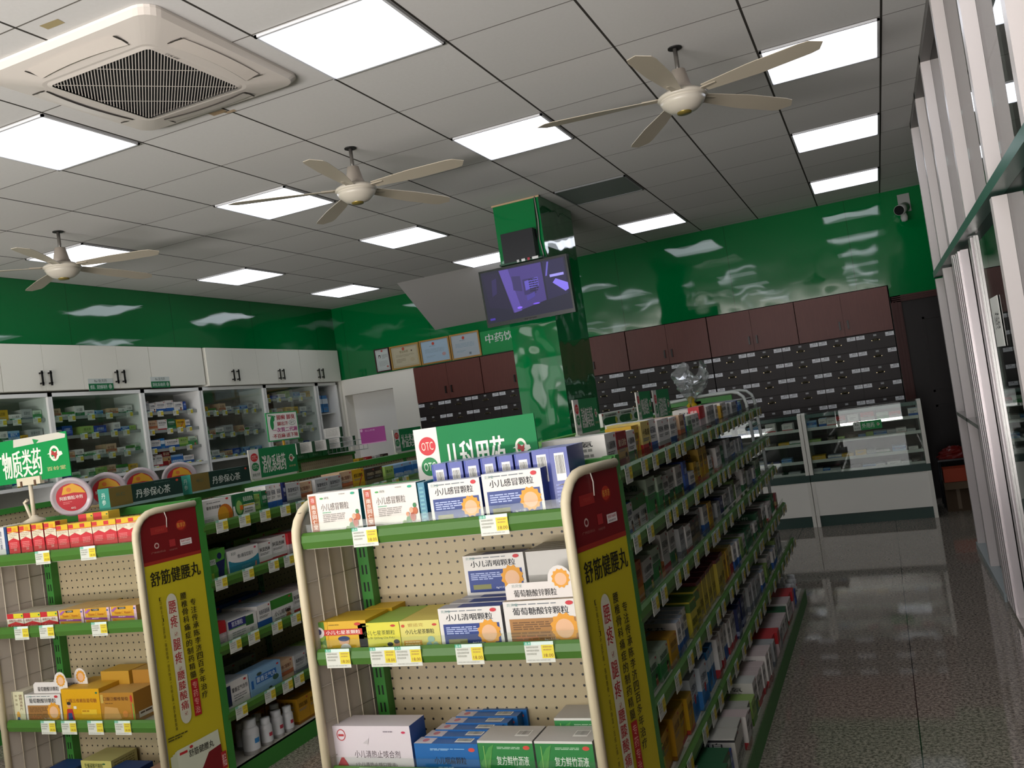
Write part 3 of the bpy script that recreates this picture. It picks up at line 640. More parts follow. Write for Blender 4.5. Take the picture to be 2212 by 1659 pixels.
def gondola(name_label, xc, y0, y1, half, levels, bays, top=1.262, tags_per=6, fronts=None, left=True, zoff=None, kick=GREEN, rnd=1, lines=None):
    t = empty('gondola_shelving', (xc, y0, 0), label=name_label, cat='shelving', group='green and cream gondola shelving runs'); L = y1-y0; R_ = random.Random(rnd)
    MB().box(-half+.05, .02, 0, half-.05, L, .075, '#4a463f').build('base', t)
    for k in range(bays):
        a, b = L*k/bays, L*(k+1)/bays
        m = MB()
        for s_ in (-1, 1): m.box(s_*.014-.003, a+.02, .08, s_*.014+.003, b-.02, top-.03, 'pegboard_side')
        m.build('back_panel', t)
        for i, z in enumerate(levels):
            xf = fronts[i] if fronts else xc+half; zz = z+(zoff[k] if zoff else 0)
            n = tags_per; tg = [(b-a)*(j+.15+.6*R_.random())/n for j in range(n)]
            if lines:
                (xa, za), (xb, zb) = lines[i]; fa, fb = a/L, b/L; pa = Vector((xa+(xb-xa)*fa-xc, a, za+(zb-za)*fa)); pb = Vector((xa+(xb-xa)*fb-xc, b, za+(zb-za)*fb)); d_ = pb-pa
                o = shelf(t, d_.length-.003, pa.x-.03, pa.x, a, pa.z, PI/2, tg); o.rotation_euler = (0, -math.asin(d_.z/d_.length), math.atan2(d_.y, d_.x))
            else: shelf(t, b-a-.003, xf-xc-.03, xf-xc-.002, a, zz, PI/2, tg)
            if left: shelf(t, b-a-.003, half-.03, -half, b, z, -PI/2, [])
        m = MB().box(half-.055 if not fronts else fronts[-1]+.035-xc-.01, a, .0, half-.03 if not fronts else fronts[-1]+.035-xc, b-.003, .085, kick); m.build('kick_plate', t)
        if fronts: MB().box(fronts[-1]+.034-xc, a, .085, fronts[-1]+.0355-xc, b-.003, .135, 'clear_plastic').build('clear_guard', t)
        MB().box(0.03, a, .076, (fronts[-1]+.03-xc) if fronts else half-.03, b-.003, .086, DECK).build('base_shelf', t)
    for k in range(bays+1):
        m = MB(); upright(m, 0, min(max(L*k/bays, .02), L-.02), top-.02, 'x'); m.build('upright', t)
    MB().box(-.035, 0, top-.035, .035, L, top, GREEN).build('top_beam', t)
    return t
def end_unit(label, lf, lr, rf, rr, yf, yr, levels, tags, top=1.24, mirror=False, ad=True):
    """end display facing -Y; lf/lr/rf/rr: x of the left/right side panels at the front/rear"""
    xc = (lr+rr)/2; t = empty('end_display_unit', (xc, yr, 0), label=label, cat='shelving', group='cream end display units of the gondolas')
    X = lambda v: v-xc
    m = MB().box(X(lr)+.01, -.012, .08, X(rr)-.01, -.002, top+.0, 'pegboard_front'); m.build('back_panel', t)
    MB().box(X(lr), -.02, top-.015, X(rr), .02, top+.018, GREEN).build('top_beam', t)
    for x, y in ((X(lr)+.03, -.03), (X(rr)-.016, .022)): m = MB(); upright(m, x, y, top-.02 if y < 0 else top+.02, 'y'); m.build('upright', t)
    MB().box(X(lf)+.02, yf-yr+.02, 0, X(rf)-.02, 0, .1, '#b8ad94').build('base', t)
    for (z, (a, b)) in zip(levels, tags): 
        s_ = shelf(t, (rf-lf)-.03, yr-yf-.05, X(lf)+.015, yf-yr+.02, z, 0, b, big=True)
    # bent cream side frames with wire mesh or advertising card
    for side, (xf_, xr_) in ((-1, (X(lf), X(lr))), (1, (X(rf), X(rr)))):
        yy = yf-yr; m = MB(); R = .10; out = [(0.0, top+.012)]
        prof = [(0, top)] + [(yy+R*1.0-R*math.sin(a)*1.0, top-.0-R*(1-math.cos(a))) for a in [math.radians(q) for q in (0, 20, 40, 60, 75, 90)]] + [(yy, .05)]
        pts = [(xr_+(xf_-xr_)*(p[0]/yy), p[0], p[1]) for p in prof]; m.tube(pts, .014, 10, CREAM); m.build('side_frame', t)
        m = MB(); fl = [(p[0]*.985 if i else 0, p[1]-.008) for i, p in enumerate(prof)]; poly = [(xr_+(xf_-xr_)*(q[0]/yy)-side*.002, q[0], q[1]) for q in fl]+[(xr_-side*.002, 0, .05)]
        if side > 0: poly = poly
        m.prism(poly if side < 0 else poly, (-side*.0035, 0, 0), '#b5ab9e|rough=.6'); m.build('card_backing', t)
        m = MB()
        for i in range(1, 5): f = i/5; x = xr_+(xf_-xr_)*f-side*.012; y = yy*f; m.cyl((x, y, .06), (x, y, top-.02), .0022, .0022, 5, '#cfc4ae|rough=.4')
        for i in range(1, 12): z = .06+i*.105; m.cyl((xr_-side*.012, -.01, z), (xf_-side*.012, yy+.01, z), .0012, .0012, 5, '#8d8478|rough=.5')
        m.build('wire_mesh', t)
        if side > 0 and ad:
            O = Vector((xf_+.004, yy+.012, .0)); U = Vector((xr_+.004, -.002, 0))-Vector((xf_+.004, yy+.012, 0)); V = Vector((0, 0, 1.24)); zz = lambda z: z/1.24
            m = MB(); cp = [(.03, .06), (1, .06), (1, 1.236), (.36, 1.236), (.2, 1.228), (.09, 1.205), (.04, 1.165), (.03, 1.12)]
            face_ = [O+U*u+V*zz(z) for u, z in cp]; m.prism(face_, -U.cross(V).normalized()*.003, '#b3a41f|rough=.45', '#e0dcd2')
            RED = '#6a1518|rough=.4'
            pr = [('p', [(.03, zz(1.04)), (1, zz(1.04)), (1, zz(1.236)), (.36, zz(1.236)), (.2, zz(1.228)), (.09, zz(1.205)), (.04, zz(1.165)), (.03, zz(1.12))], RED),
                  ('r', .03, zz(1.028), 1, zz(1.042), '#8d2a20|rough=.4'),
                  ('e', .72, zz(1.16), .09, zz(.023), '#7d1a14'), ('e', .71, zz(1.163), .08, zz(.02), '#a02c1c'), ('t', '陈李济', .65, zz(1.153), .79, zz(1.173), '#c88a3a', .03),
                  ('r', .2, zz(1.145), .48, zz(1.175), '#8d2320'), ('t', 'YISHU', .27, zz(1.155), .42, zz(1.165), '#a84034'),
                  ('e', .27, zz(1.10), .04, zz(.012), '#b89a92'), ('e', .27, zz(1.10), .025, zz(.007), RED), ('t', '广州白云山', .17, zz(1.07), .4, zz(1.078), '#9a6a60'),
                  ('r', .48, zz(1.083), .58, zz(1.112), '#96282a'), ('t', '中华老字号', .47, zz(1.067), .6, zz(1.074), '#9a6a60'),
                  ('r', .66, zz(1.078), .86, zz(1.103), '#cfc4c0'), ('t', '始创于1600年', .68, zz(1.091), .84, zz(1.1), '#a02c2c', .02), ('t', '百年老字号', .69, zz(1.081), .83, zz(1.087), '#5a4a4a'),
                  ('t', '舒筋健腰丸', .1, zz(.941), .94, zz(1.0), '#141210', .02),
                  ('r', .3, zz(.41), .48, zz(.86), '#c3bfa8'), ('e', .39, zz(.86), .09, zz(.038), '#c3bfa8'), ('e', .39, zz(.41), .09, zz(.038), '#c3bfa8'),
                  ('v', '腰疼', .33, zz(.755), .45, zz(.872), '#a0282c', .02), ('v', '腿疼', .33, zz(.61), .45, zz(.718), '#a0282c', .02), ('v', '腰膝酸痛', .33, zz(.425), .45, zz(.585), '#a0282c', .02),
                  ('t', '☑', .37, zz(.725), .42, zz(.74), '#a0282c'), ('t', '☑', .37, zz(.585), .42, zz(.6), '#a0282c'), ('t', '☑', .37, zz(.405), .42, zz(.42), '#a0282c'),
                  ('v', '腰椎骨科痛症的制药精髓', .54, zz(.535), .64, zz(.89), '#1a1712', .03), ('v', '专注传承陈李济四百多年治疗', .69, zz(.44), .79, zz(.855), '#1a1712', .02),
                  ('r', .53, zz(.385), .65, zz(.532), '#9c1c20'), ('v', '专药专治', .55, zz(.392), .63, zz(.525), '#d89a8a'),
                  ('v', '[功能主治]补益肝肾，强健筋骨，祛风除湿，活络止痛，用于腰膝酸痛', .19, zz(.36), .225, zz(.895), '#1a1712'),
                  ('l', .05, zz(.325), .4, zz(.345), 2, '#4a4418')]
            for i, (dx, dz) in enumerate(((0, 0), (.04, .006), (.08, .012), (.12, .018))):
                pr += [('p', [(.04+dx, zz(.06)), (.9, zz(.06)), (.88, zz(.285+dz)), (.05+dx, zz(.27+dz))], '#b9bda2' if i < 3 else '#c6c9b0')] if i < 3 else [('p', [(.16, zz(.06)), (.93, zz(.06)), (.88, zz(.295)), (.16, zz(.285))], '#c2c5ae')]
            pr += [('p', [(.3, zz(.06)), (.93, zz(.06)), (.9, zz(.235)), (.68, zz(.225)), (.56, zz(.18)), (.4, zz(.13))], '#6e1518'), ('r', .2, zz(.262), .33, zz(.272), '#b0282c'), ('e', .4, zz(.277), .03, zz(.006), '#a0282c'),
                   ('t', '舒筋健腰丸', .35, zz(.238), .78, zz(.268), '#16130f', .03), ('r', .88, zz(.13), .97, zz(.2), '#a02024'), ('t', '精品', .89, zz(.14), .96, zz(.19), '#d8c0b8')]
            m.decals(O, U, V, pr, 1, 1); card = m.build('advert_card', t)
            tie = MB().tube([O+U*.42+V*1.005+Vector((-.006, 0, 0)), O+U*.44+V*1.0+Vector((.004, 0, 0)), O+U*.47+V*.97+Vector((.006, 0, 0)), O+U*.46+V*.94+Vector((.005, 0, 0))], .0018, 5, '#d8cfc4'); tie.build('cable_tie', card)
    return t

# A: run right of centre;  B: run on the left;  C: run beyond B
LA = [1.205, 1.02, .83, .60, .385]; FA = [-1.0, -.975, -.96, -.935, -.915]
LN = [((-1.012, 1.195), (-1.0, 1.222)), ((-1.012, .99), (-.975, 1.03)), ((-1.012, .78), (-.96, .845)), ((-1.015, .495), (-.935, .61)), ((-1.0, .25), (-.915, .385))]   # lip line of each level: near end, far end
gondola('long green gondola along the right aisle, its end holding children\'s medicine', -1.45, -2.26, 1.03, .44, LA, 4, top=1.285, fronts=FA, tags_per=5, rnd=3, lines=LN)
gondola('green gondola run left of centre, behind the left end display', -3.45, -1.78, 1.6, .44, [1.12, .88, .60, .32], 4, tags_per=6, rnd=5)
gondola('farthest green gondola run, next to the white wall units', -5.45, -1.6, 3.2, .44, [1.12, .88, .60, .32], 5, top=1.29, tags_per=0, rnd=8)
end_unit('cream end display with yellow advert card at the end of the right aisle gondola', -1.94, -1.89, -1.07, -1.0, -2.55, -2.28, [1.13, .78, .43], [(1.13, [.185, .6]), (.78, [.035, .19, .275, .47, .68]), (.43, [.1, .3, .5, .7])])
end_unit('cream end display with yellow advert card at the left edge of the room', -3.93, -3.88, -3.05, -3.0, -2.1, -1.81, [1.11, .80, .40], [(1.11, [.3, .56]), (.80, [.12, .27, .57]), (.40, [.21, .33, .48, .63])])
# light wire side racks on the far end of run A
t = empty('wire_end_rack', (-1.3, 1.35, 0), label='white tubular wire rack at the far end of the right gondola', cat='rack')
for dy, dx in ((0, 0), (.42, .0)):
    pts = [(-.32, dy, 1.345), (-.1, dy, 1.36), (.1, dy, 1.36)]+[(.1+.09*math.sin(a), dy, 1.27+.09*math.cos(a)) for a in (.5, 1.0, 1.57)]+[(.2, dy, 1.0), (.2, dy, .0)]
    MB().tube(pts, .011, 8, '#c4c8c4|rough=.3').build('hoop_rail', t)
m = MB()
for i in range(5): m.cyl((-.3+i*.1, 0, 1.3), (-.3+i*.1, .42, 1.3), .003, .003, 5, '#a9aca8')
for i in range(4): m.cyl((-.32, .02+i*.12, 1.3), (.19, .02+i*.12, 1.3), .003, .003, 5, '#a9aca8')
for z in (1.0, 1.1, 1.2): m.cyl((.2, 0, z), (.2, .42, z), .003, .003, 5, '#a9aca8')
m.build('wire_basket', t)
MB().box(-.15, 0, 0, -.11, .42, 1.33, GREEN).box(-.32, 0, 1.31, .1, .03, 1.345, GREEN).build('green_frame', t)

# ================================================================ merchandise
BX = {}
CNT = {}
def carton_mesh(key, w_, d, h, base, prints=(), top=None, side=None, lside=None, rside=None, tprints=(), sprints=(), back=None):
    """local frame: front at y=0 facing -y, width along x, depth along +y"""
    if key in BX: return BX[key]
    m = MB().box(0, 0, 0, w_, d, h, base, top=top or base, left=lside or side or base, right=rside or side or base, back=back or base)
    m.decals((0, 0, 0), (w_, 0, 0), (0, 0, h), prints, w_, h)
    if tprints: m.decals((0, 0, h), (w_, 0, 0), (0, d, 0), tprints, w_, d)
    if sprints:
        m.decals((0, d, 0), (0, -d, 0), (0, 0, h), sprints, d, h); m.decals((w_, 0, 0), (0, d, 0), (0, 0, h), sprints, d, h)
    BX[key] = m.mesh('medicine_box'); return BX[key]
def put(me, x, y, z, rz, label, group, cat='medicine box', name='medicine_box', parent=None):
    return link(name, me, None, loc=(x, y, z+.0006), rz=rz, label=label, cat=cat, group=group)
OTC = lambda c='#c03038', u=.88, v=.92, a=.05, b=.045: [('e', u, v, a, b, c)]
SUN = lambda u, v, r, w_, h_: [('p', [(u+r*(1.0 if i % 2 else .84)*math.cos(PI*i/12), v+r*w_/h_*(1.0 if i % 2 else .84)*math.sin(PI*i/12)) for i in range(24)], '#d8952c'), ('e', u, v-.02, r*.62, r*.62*w_/h_, '#dcae88')]
WH = '#d4cfc9|rough=.4'; NAVY = '#1c3478|rough=.4'
def sunbox(title, w_, h_, panel=NAVY, extra=()):
    return [('t', title, .12, .70, .86, .86, '#16161c', .025), ('l', .12, .9, .8, .94, 1, '#6a7076'), ('t', '贝贝宝', .05, .89, .2, .96, '#5f8f86'), ('r', .06, .07, .95, .62, panel),
            ('l', .1, .36, .62, .55, 4, '#aab4d8' if panel == NAVY else '#6a4a28'), ('r', .12, .14, .42, .26, '#7a7a4a' if panel == NAVY else '#b06a3a'), ('t', '6g×11袋', .5, .13, .68, .2, '#d0d4dc')]+SUN(.78, .4, .19, w_, h_)+OTC()+list(extra)
# ---- end display A, top row (z 1.13)
zA1 = 1.1305; YA = -2.515; gA = 'children\'s medicine boxes on the end display nearest the camera'
wx = '#d6cdc6|rough=.4'
nj = [('r', .02, .15, .16, .96, '#a5603f|rough=.4'), ('r', .05, .78, .13, .93, '#b5362c'), ('t', '药惠', .06, .8, .12, .91, '#e8d8d0'), ('v', '南京同仁堂', .055, .2, .135, .76, '#ecdcd0', .03), ('t', '小儿感冒颗粒', .24, .6, .78, .76, '#6a645f'), ('e', .27, .88, .035, .02, '#4a9a50'), ('t', '润生', .32, .86, .42, .91, '#5a6a62'),
      ('l', .26, .33, .7, .52, 5, '#8f8983'), ('l', .26, .53, .45, .57, 1, '#6aa888'), ('r', 0, 0, 1, .13, '#c9a877'), ('e', .88, .93, .04, .028, '#2a9a78'), ('l', .62, .91, .82, .95, 1, '#a09a94'),
      ('e', .8, .2, .05, .1, '#4a7a3a'), ('e', .88, .28, .05, .1, '#a5482e'), ('e', .93, .4, .045, .08, '#b5603a'), ('e', .86, .42, .035, .06, '#d8a080'), ('e', .72, .16, .04, .06, '#6a8a3c'), ('e', .93, .52, .03, .05, '#3a7a4a'), ('e', .79, .34, .03, .05, '#d0906c')]
b1 = carton_mesh('nj', .183, .06, .135, wx, nj, side='#1b6f78|rough=.35', top='#c9c2ba')
put(b1, -1.905, YA, zA1, 0, 'leftmost white box with brown strip and cartoon children, top shelf of the end display', gA)
put(b1, -1.712, YA+.004, zA1, 0, 'white box with brown strip beside the leftmost one, touching the teal boxes', gA)
tb = carton_mesh('teal', .022, .055, .132, '#1b6f88|rough=.3', [('l', .2, .1, .8, .9, 9, '#7ab0b8')])
for i in range(2): put(tb, -1.525+i*.0, YA+.005+i*.062, zA1+i*.0, 0, ['thin teal box edge between white and blue boxes on the end display', 'thin teal box behind the other teal box edge'][i], gA)
sb = carton_mesh('sbc', .163, .05, .128, WH, sunbox('小儿感冒颗粒', .163, .128), side='#223a86|rough=.4', top='#b9bcc4')
put(sb, -1.488, YA, zA1, 0, 'blue and white box with orange sun, left of the top shelf pair', gA)
sb2 = carton_mesh('sbc2', .178, .05, .132, WH, sunbox('小儿感冒颗粒', .178, .132), side='#223a86|rough=.4', top='#b9bcc4')
put(sb2, -1.318, YA+.002, zA1+.002, 0, 'blue and white box with orange sun, right of the top shelf pair', gA)
PUR = '#3c4790|rough=.25'
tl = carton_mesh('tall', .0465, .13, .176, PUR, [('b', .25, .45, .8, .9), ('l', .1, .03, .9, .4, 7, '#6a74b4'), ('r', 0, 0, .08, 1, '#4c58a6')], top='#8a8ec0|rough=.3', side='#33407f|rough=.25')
for i in range(6): put(tl, -1.50+i*.053, -2.455, zA1, 0, ORD[i]+' of the blue upright barcode boxes from the left, back of top shelf', gA)
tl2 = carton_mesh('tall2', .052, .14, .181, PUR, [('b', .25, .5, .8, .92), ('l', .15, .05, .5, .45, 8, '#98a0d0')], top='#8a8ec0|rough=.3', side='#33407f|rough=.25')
put(tl2, -1.178, -2.465, zA1, 0, 'tall blue barcode box near the right frame, in front of the darker edge', gA)
put(tl2, -1.122, -2.475, zA1, 0, 'tallest blue barcode box touching the right cream frame', gA)
# ---- middle row (z .78)
zA2 = .7805
q1 = carton_mesh('q1', .122, .12, .098, '#c99a1c|rough=.4', [('t', '小儿七星茶颗粒', .1, .62, .92, .76, '#d8cfc4', .02), ('e', .86, .9, .07, .035, '#c04030'), ('l', .1, .86, .6, .92, 1, '#a07a20'), ('e', .5, .38, .14, .12, '#d0a080'), ('e', .5, .47, .14, .09, '#23376a'), ('e', .5, .24, .12, .1, '#c9c5c0'), ('e', .45, .1, .07, .03, '#3a3230'), ('e', .6, .12, .06, .03, '#3a3230')], top='#c8a52c', lside='#4d7a2a')
q1m = MB().box(0, 0, 0, .205, .13, .098, '#cda01c|rough=.4', top='#c4a22a', left='#4d7a2a')
q1m.decals((0, 0, 0), (.205, 0, 0), (0, 0, .098), [('r', 0, 0, .32, 1, '#4d7a2a'), ('e', .1, .3, .08, .14, '#7aa03a'), ('e', .2, .55, .07, .15, '#86a844'), ('e', .08, .7, .06, .13, '#35601f'), ('e', .22, .22, .06, .1, '#9ab04c'), ('p', [(.32, 0), (.34, 1), (.28, 1), (.29, 0)], '#cda01c'),
   ('r', .24, .58, .93, .76, '#b8322a'), ('e', .18, .68, .09, .17, '#d8d0cc'), ('e', .18, .7, .045, .09, '#3a3a58'), ('t', '小儿七星茶颗粒', .3, .61, .9, .73, '#e2d6cc', .02), ('e', .86, .9, .055, .045, '#b83a30'), ('l', .36, .86, .7, .91, 1, '#8a6a14'),
   ('e', .6, .4, .09, .13, '#cf9a78'), ('e', .6, .47, .1, .08, '#22345f'), ('e', .62, .2, .09, .12, '#ccc8c4'), ('e', .57, .06, .06, .05, '#332c2a'), ('e', .7, .07, .06, .04, '#332c2a'), ('e', .12, .1, .08, .06, '#24508a')], .2, .1)
link('medicine_box', q1m.mesh('medicine_box'), None, loc=(-1.965, YA, zA2), label='yellow children\'s tea box with green leaf side and red title band', cat='medicine box', group=gA)
q1b = carton_mesh('q1b', .1, .1, .098, '#c9a024|rough=.4', [('l', .1, .2, .9, .8, 5, '#9a7a1c')], top='#cfac34')
for i, (x, y, z) in enumerate(((-1.85, -2.375, 0), (-1.86, -2.375, .0))[:1]): put(q1b, x, y, zA2+z, 0, 'yellow tea box lying behind the yellow leaf-sided box', gA)
q2 = carton_mesh('q2', .142, .19, .088, '#cfc63c|rough=.4', [('t', '小儿七星茶颗粒', .12, .58, .88, .74, '#3a4a1c', .012), ('t', 'Xiao Er QiXing Cha KeLi', .12, .44, .86, .53, '#5a6a2c'), ('e', .85, .88, .06, .04, '#b83a30'), ('l', .12, .86, .4, .92, 1, '#7a7a2c'), ('e', .9, .28, .07, .11, '#c9946c'), ('e', .9, .35, .07, .07, '#2a2a2a'), ('e', .74, .2, .07, .11, '#c9946c'), ('e', .74, .27, .07, .07, '#2a2a2a'), ('e', .6, .1, .07, .1, '#c9946c'), ('e', .6, .16, .07, .06, '#2a2a2a'), ('p', [(.5, 0), (1, .2), (1, .12), (.6, 0)], '#b8622c'), ('p', [(.62, 0), (1, .11), (1, 0)], '#3a6a9a'), ('e', .3, .1, .1, .03, '#4a8a3a')], top='#8fae48')
put(q2, -1.789, YA, zA2, 0, 'yellow-green tea box with pinyin line and three children, second in the middle row', gA)
q3 = carton_mesh('q3', .13, .19, .088, '#cfc468|rough=.4', [('t', '小儿七星茶颗粒', .12, .56, .86, .72, '#34361c', .015), ('e', .88, .85, .06, .04, '#b83a30'), ('e', .08, .84, .045, .05, '#c04a30'), ('t', '银诺克', .2, .8, .6, .92, '#b89a50'), ('r', .06, .05, .52, .36, '#c08a2c'), ('l', .1, .1, .48, .32, 3, '#dcc890'), ('e', .76, .38, .09, .1, '#8fae9a'), ('e', .7, .16, .08, .14, '#7aa0a0'), ('e', .86, .16, .08, .14, '#8aa890')], top='#c9b85a')
put(q3, -1.646, YA+.002, zA2, 0, 'pale yellow tea box with two grey-green animals, third in the middle row', gA)
q4 = carton_mesh('q4', .197, .052, .118, WH, sunbox('小儿清咽颗粒', .197, .118), side='#b8bac2|rough=.3', top='#8f93a4|rough=.3', tprints=[('r', .3, .1, 1, .9, '#32427e')])
for i in range(4): put(q4, -1.513+i*.012, YA+i*.054, zA2+i*.001, 0, ['front blue and white throat medicine box with sun, centre of the middle row', 'throat medicine box directly behind the front one, only its top showing', 'third throat medicine box back in the centre stack of the middle row', 'rearmost throat medicine box in the bottom centre stack'][i], gA)
put(q4, -1.485, -2.37, zA2+.1195, 0, 'blue and white throat medicine box standing on top of the centre stack', gA)
q5 = carton_mesh('q5', .222, .055, .127, WH, sunbox('葡萄糖酸锌颗粒', .222, .127, '#a0713c|rough=.45', [('l', .06, .07, .62, .33, 4, '#7d5428')]), side='#4a3a28|rough=.4', top='#9a8a72|rough=.4', tprints=[('l', .05, .1, .95, .9, 4, '#6a5a44')])
for i in range(4): put(q5, -1.307+i*.004, YA+i*.057, zA2+i*.001, 0, ['front white and brown zinc granule box with sun, right end of the middle row', 'second zinc granule box back, right end of the middle row', 'third zinc granule box back, right end of the middle row', 'rearmost zinc granule box, right end of the middle row'][i], gA)
for i in range(5): put(carton_mesh('gry', .17, .028, .118, '#b8b4ae|rough=.4', top='#a8a49e'), -1.25, -2.47+i*.032+.03, zA2+.13, 0, ORD[i]+' grey-white box from the front, lying behind the sun display card', gA)
m = MB(); cp = [(0, 0), (.205, 0), (.205, .045)]+[(.165+.035*math.cos(a), .05+.038*math.sin(a)) for a in [q*PI/8 for q in range(0, 9)]]+[(.13, .046), (.012, .046), (0, .036)]
m.prism([(x, 0, z) for x, z in cp], (0, .002, 0), '#d6cfca|rough=.5')
m.decals((0, 0, 0), (.205, 0, 0), (0, 0, .09), [('t', '葡萄糖酸锌颗粒', .12, .08, .74, .3, '#2a2622', .02), ('t', '贝贝宝', .1, .38, .25, .47, '#6a8a80')]+SUN(.82, .58, .135, .205, .09), .2, .09)
o = m.build('display_card'); o.location = (-1.3, -2.5, zA2+.1285); props(o, 'white shelf card with orange sun standing on the zinc granule boxes', 'display card')
# ---- bottom row (z .43)
zA3 = .4305
r1 = carton_mesh('r1', (.285), .09, .134, '#d2c8cc|rough=.4', [('t', '小儿清热止咳合剂', .3, .3, .85, .46, '#4a3a40', .012), ('t', '(小儿清热止咳口服液)', .3, .1, .8, .2, '#5a4a50'), ('e', .16, .8, .055, .13, '#b03a3c'), ('e', .16, .8, .045, .11, '#d2c8cc'), ('r', .125, .77, .195, .82, '#b03a3c'), ('e', .92, .86, .025, .025, '#c03050'), ('l', .68, .84, .86, .89, 1, '#8a8088'), ('p', [(.07, .1), (.22, .1), (.16, .3), (.13, .3)], '#b02a30'), ('e', .145, .02, .07, .1, '#cf9a80'), ('l', .3, .0, .85, .05, 1, '#7a7076'), ('p', [(.42, .62), (.5, .74), (.48, .6)], '#c0b8ba')], rside='#20509c|rough=.35', top='#cdc4c6')
put(r1, -1.945, YA-.0, zA3, 0, 'large white box with red logo and red-hatted child, lower left of the end display', gA)
r2 = carton_mesh('r2', .205, .048, .094, '#1c5f9f|rough=.35', [('t', '小儿咽扁颗粒', .3, .38, .8, .6, '#0e1c30', .03), ('l', .25, .78, .8, .85, 2, '#9ac0dc'), ('e', .9, .82, .05, .06, '#c84a3c'), ('e', .85, .1, .1, .14, '#cf9a7c'), ('e', .1, .12, .05, .08, '#c8b830'), ('l', .35, .25, .75, .3, 1, '#9ac0dc')], top='#2b5fa0|rough=.35', lside='#c9c4c8', tprints=[('r', 0, 0, .28, 1, '#cbc3c8'), ('e', .14, .5, .05, .25, '#c07a84'), ('b', .62, .2, .88, .8)])
for i in range(6): put(r2, -1.652+i*.014, YA+i*.042, zA3-.01+i*.004+(.0), 0, ORD[i]+' blue-fronted throat granule box from the front, centre of the lower shelf', gA)
r3 = carton_mesh('r3', .168, .11, .094, '#2a7a3c|rough=.4', [('t', '复方鲜竹沥液', .32, .28, .9, .55, '#d8e0d4', .03), ('r', 0, .93, 1, 1, '#cfccc6'), ('l', .35, .74, .8, .82, 2, '#a8c8a8'), ('e', .88, .8, .06, .06, '#c84a3c'), ('p', [(.1, 0), (.16, .0), (.26, .75), (.12, .5)], '#5a9a4a'), ('p', [(.02, .3), (.1, .1), (.3, .9), (.2, .8)], '#4a8f44'), ('r', .1, 0, .115, .85, '#7ab05a')], top='#b5b1ac|rough=.4', side='#8f8d8c', tprints=[('b', .6, .3, .85, .7)])
put(r3, -1.446, YA, zA3, 0, 'left green bamboo extract box with white title on the lower shelf', gA)
put(r3, -1.272, YA, zA3, 0, 'right green bamboo extract box beside the cream frame on the lower shelf', gA)
put(r3, -1.252, YA+.115, zA3+.02, 0, 'green and white box behind the right bamboo extract box', gA)
# ---- end display B
gB = 'medicine boxes on the left end display'; YB1 = -2.068
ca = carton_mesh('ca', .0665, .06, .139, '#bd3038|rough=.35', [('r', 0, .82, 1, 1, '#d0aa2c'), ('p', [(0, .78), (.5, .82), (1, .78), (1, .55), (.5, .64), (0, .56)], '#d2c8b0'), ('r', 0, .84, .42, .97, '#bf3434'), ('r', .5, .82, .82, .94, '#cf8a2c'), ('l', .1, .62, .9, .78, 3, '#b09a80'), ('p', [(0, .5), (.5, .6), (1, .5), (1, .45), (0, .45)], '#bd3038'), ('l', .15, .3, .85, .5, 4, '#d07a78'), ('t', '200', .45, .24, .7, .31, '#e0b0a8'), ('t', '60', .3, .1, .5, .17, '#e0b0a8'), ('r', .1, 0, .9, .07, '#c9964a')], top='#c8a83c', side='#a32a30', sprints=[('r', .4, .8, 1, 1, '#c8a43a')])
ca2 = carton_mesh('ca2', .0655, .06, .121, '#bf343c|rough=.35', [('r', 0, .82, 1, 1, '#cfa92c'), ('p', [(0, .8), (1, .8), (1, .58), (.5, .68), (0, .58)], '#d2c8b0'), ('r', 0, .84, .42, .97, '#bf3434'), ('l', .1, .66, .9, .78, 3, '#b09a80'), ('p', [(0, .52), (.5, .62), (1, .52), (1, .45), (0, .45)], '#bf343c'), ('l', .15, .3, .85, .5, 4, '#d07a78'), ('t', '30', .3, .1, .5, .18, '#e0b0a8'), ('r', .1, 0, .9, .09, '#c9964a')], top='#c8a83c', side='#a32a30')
for i in range(4): put(ca, -3.806+i*.0735, YB1+.001*i, 1.1105, 0, ORD[i]+' tall red and yellow calcium box from the left, top shelf of left end display', gB)
for i in range(7): put(ca2, -3.512+i*.0672, YB1+.002*(i % 2), 1.1105, 0, ORD[i]+' shorter red and yellow calcium box after the tall four, left end display', gB)
cab_ = carton_mesh('cab', .085, .06, .15, '#c8a432', [('r', 0, .8, .55, 1, '#b8323a'), ('e', .9, .93, .06, .02, '#2a6a3a')], top='#c8a83c')
for i in range(2): put(cab_, -3.475+i*.088, -1.985, 1.1105, 0, ['taller red and yellow box standing behind the calcium row, left one', 'taller red and yellow box standing behind the calcium row, right one'][i], gB)
bl = carton_mesh('bl', .06, .07, .14, '#ccc8c8', [('r', .75, 0, 1, 1, '#24406f'), ('v', '维生素', .2, .3, .5, .9, '#2a3a5a')], side='#24406f')
put(bl, -3.872, YB1, 1.1105, 0, 'white and navy box left of the calcium boxes at the frame edge', gB)
rw1 = carton_mesh('rw1', .1, .14, .072, '#c82a34|rough=.35', [('r', 0, .72, 1, 1, '#d0c030'), ('r', 0, .72, .4, 1, '#b8282e'), ('p', [(0, .7), (1, .7), (1, .38), (.5, .52), (0, .38)], '#d6ccc0'), ('t', '碳酸钙D3颗粒', .1, .5, .9, .66, '#7a2a2a', .02), ('t', 'Calcium', .2, .2, .8, .34, '#e0b8b0'), ('e', .92, .86, .05, .05, '#2a7a4a')], top='#b8b0a0', side='#a0242c')
for i, x in enumerate((-3.885, -3.782, -3.68)): put(rw1, x, YB1+.01, .8005, 0, ['red calcium granule box nearest the left frame edge, middle shelf', 'middle red calcium granule box, middle shelf of left end display', 'red calcium granule box touching the yellow vitamin boxes'][i], gB)
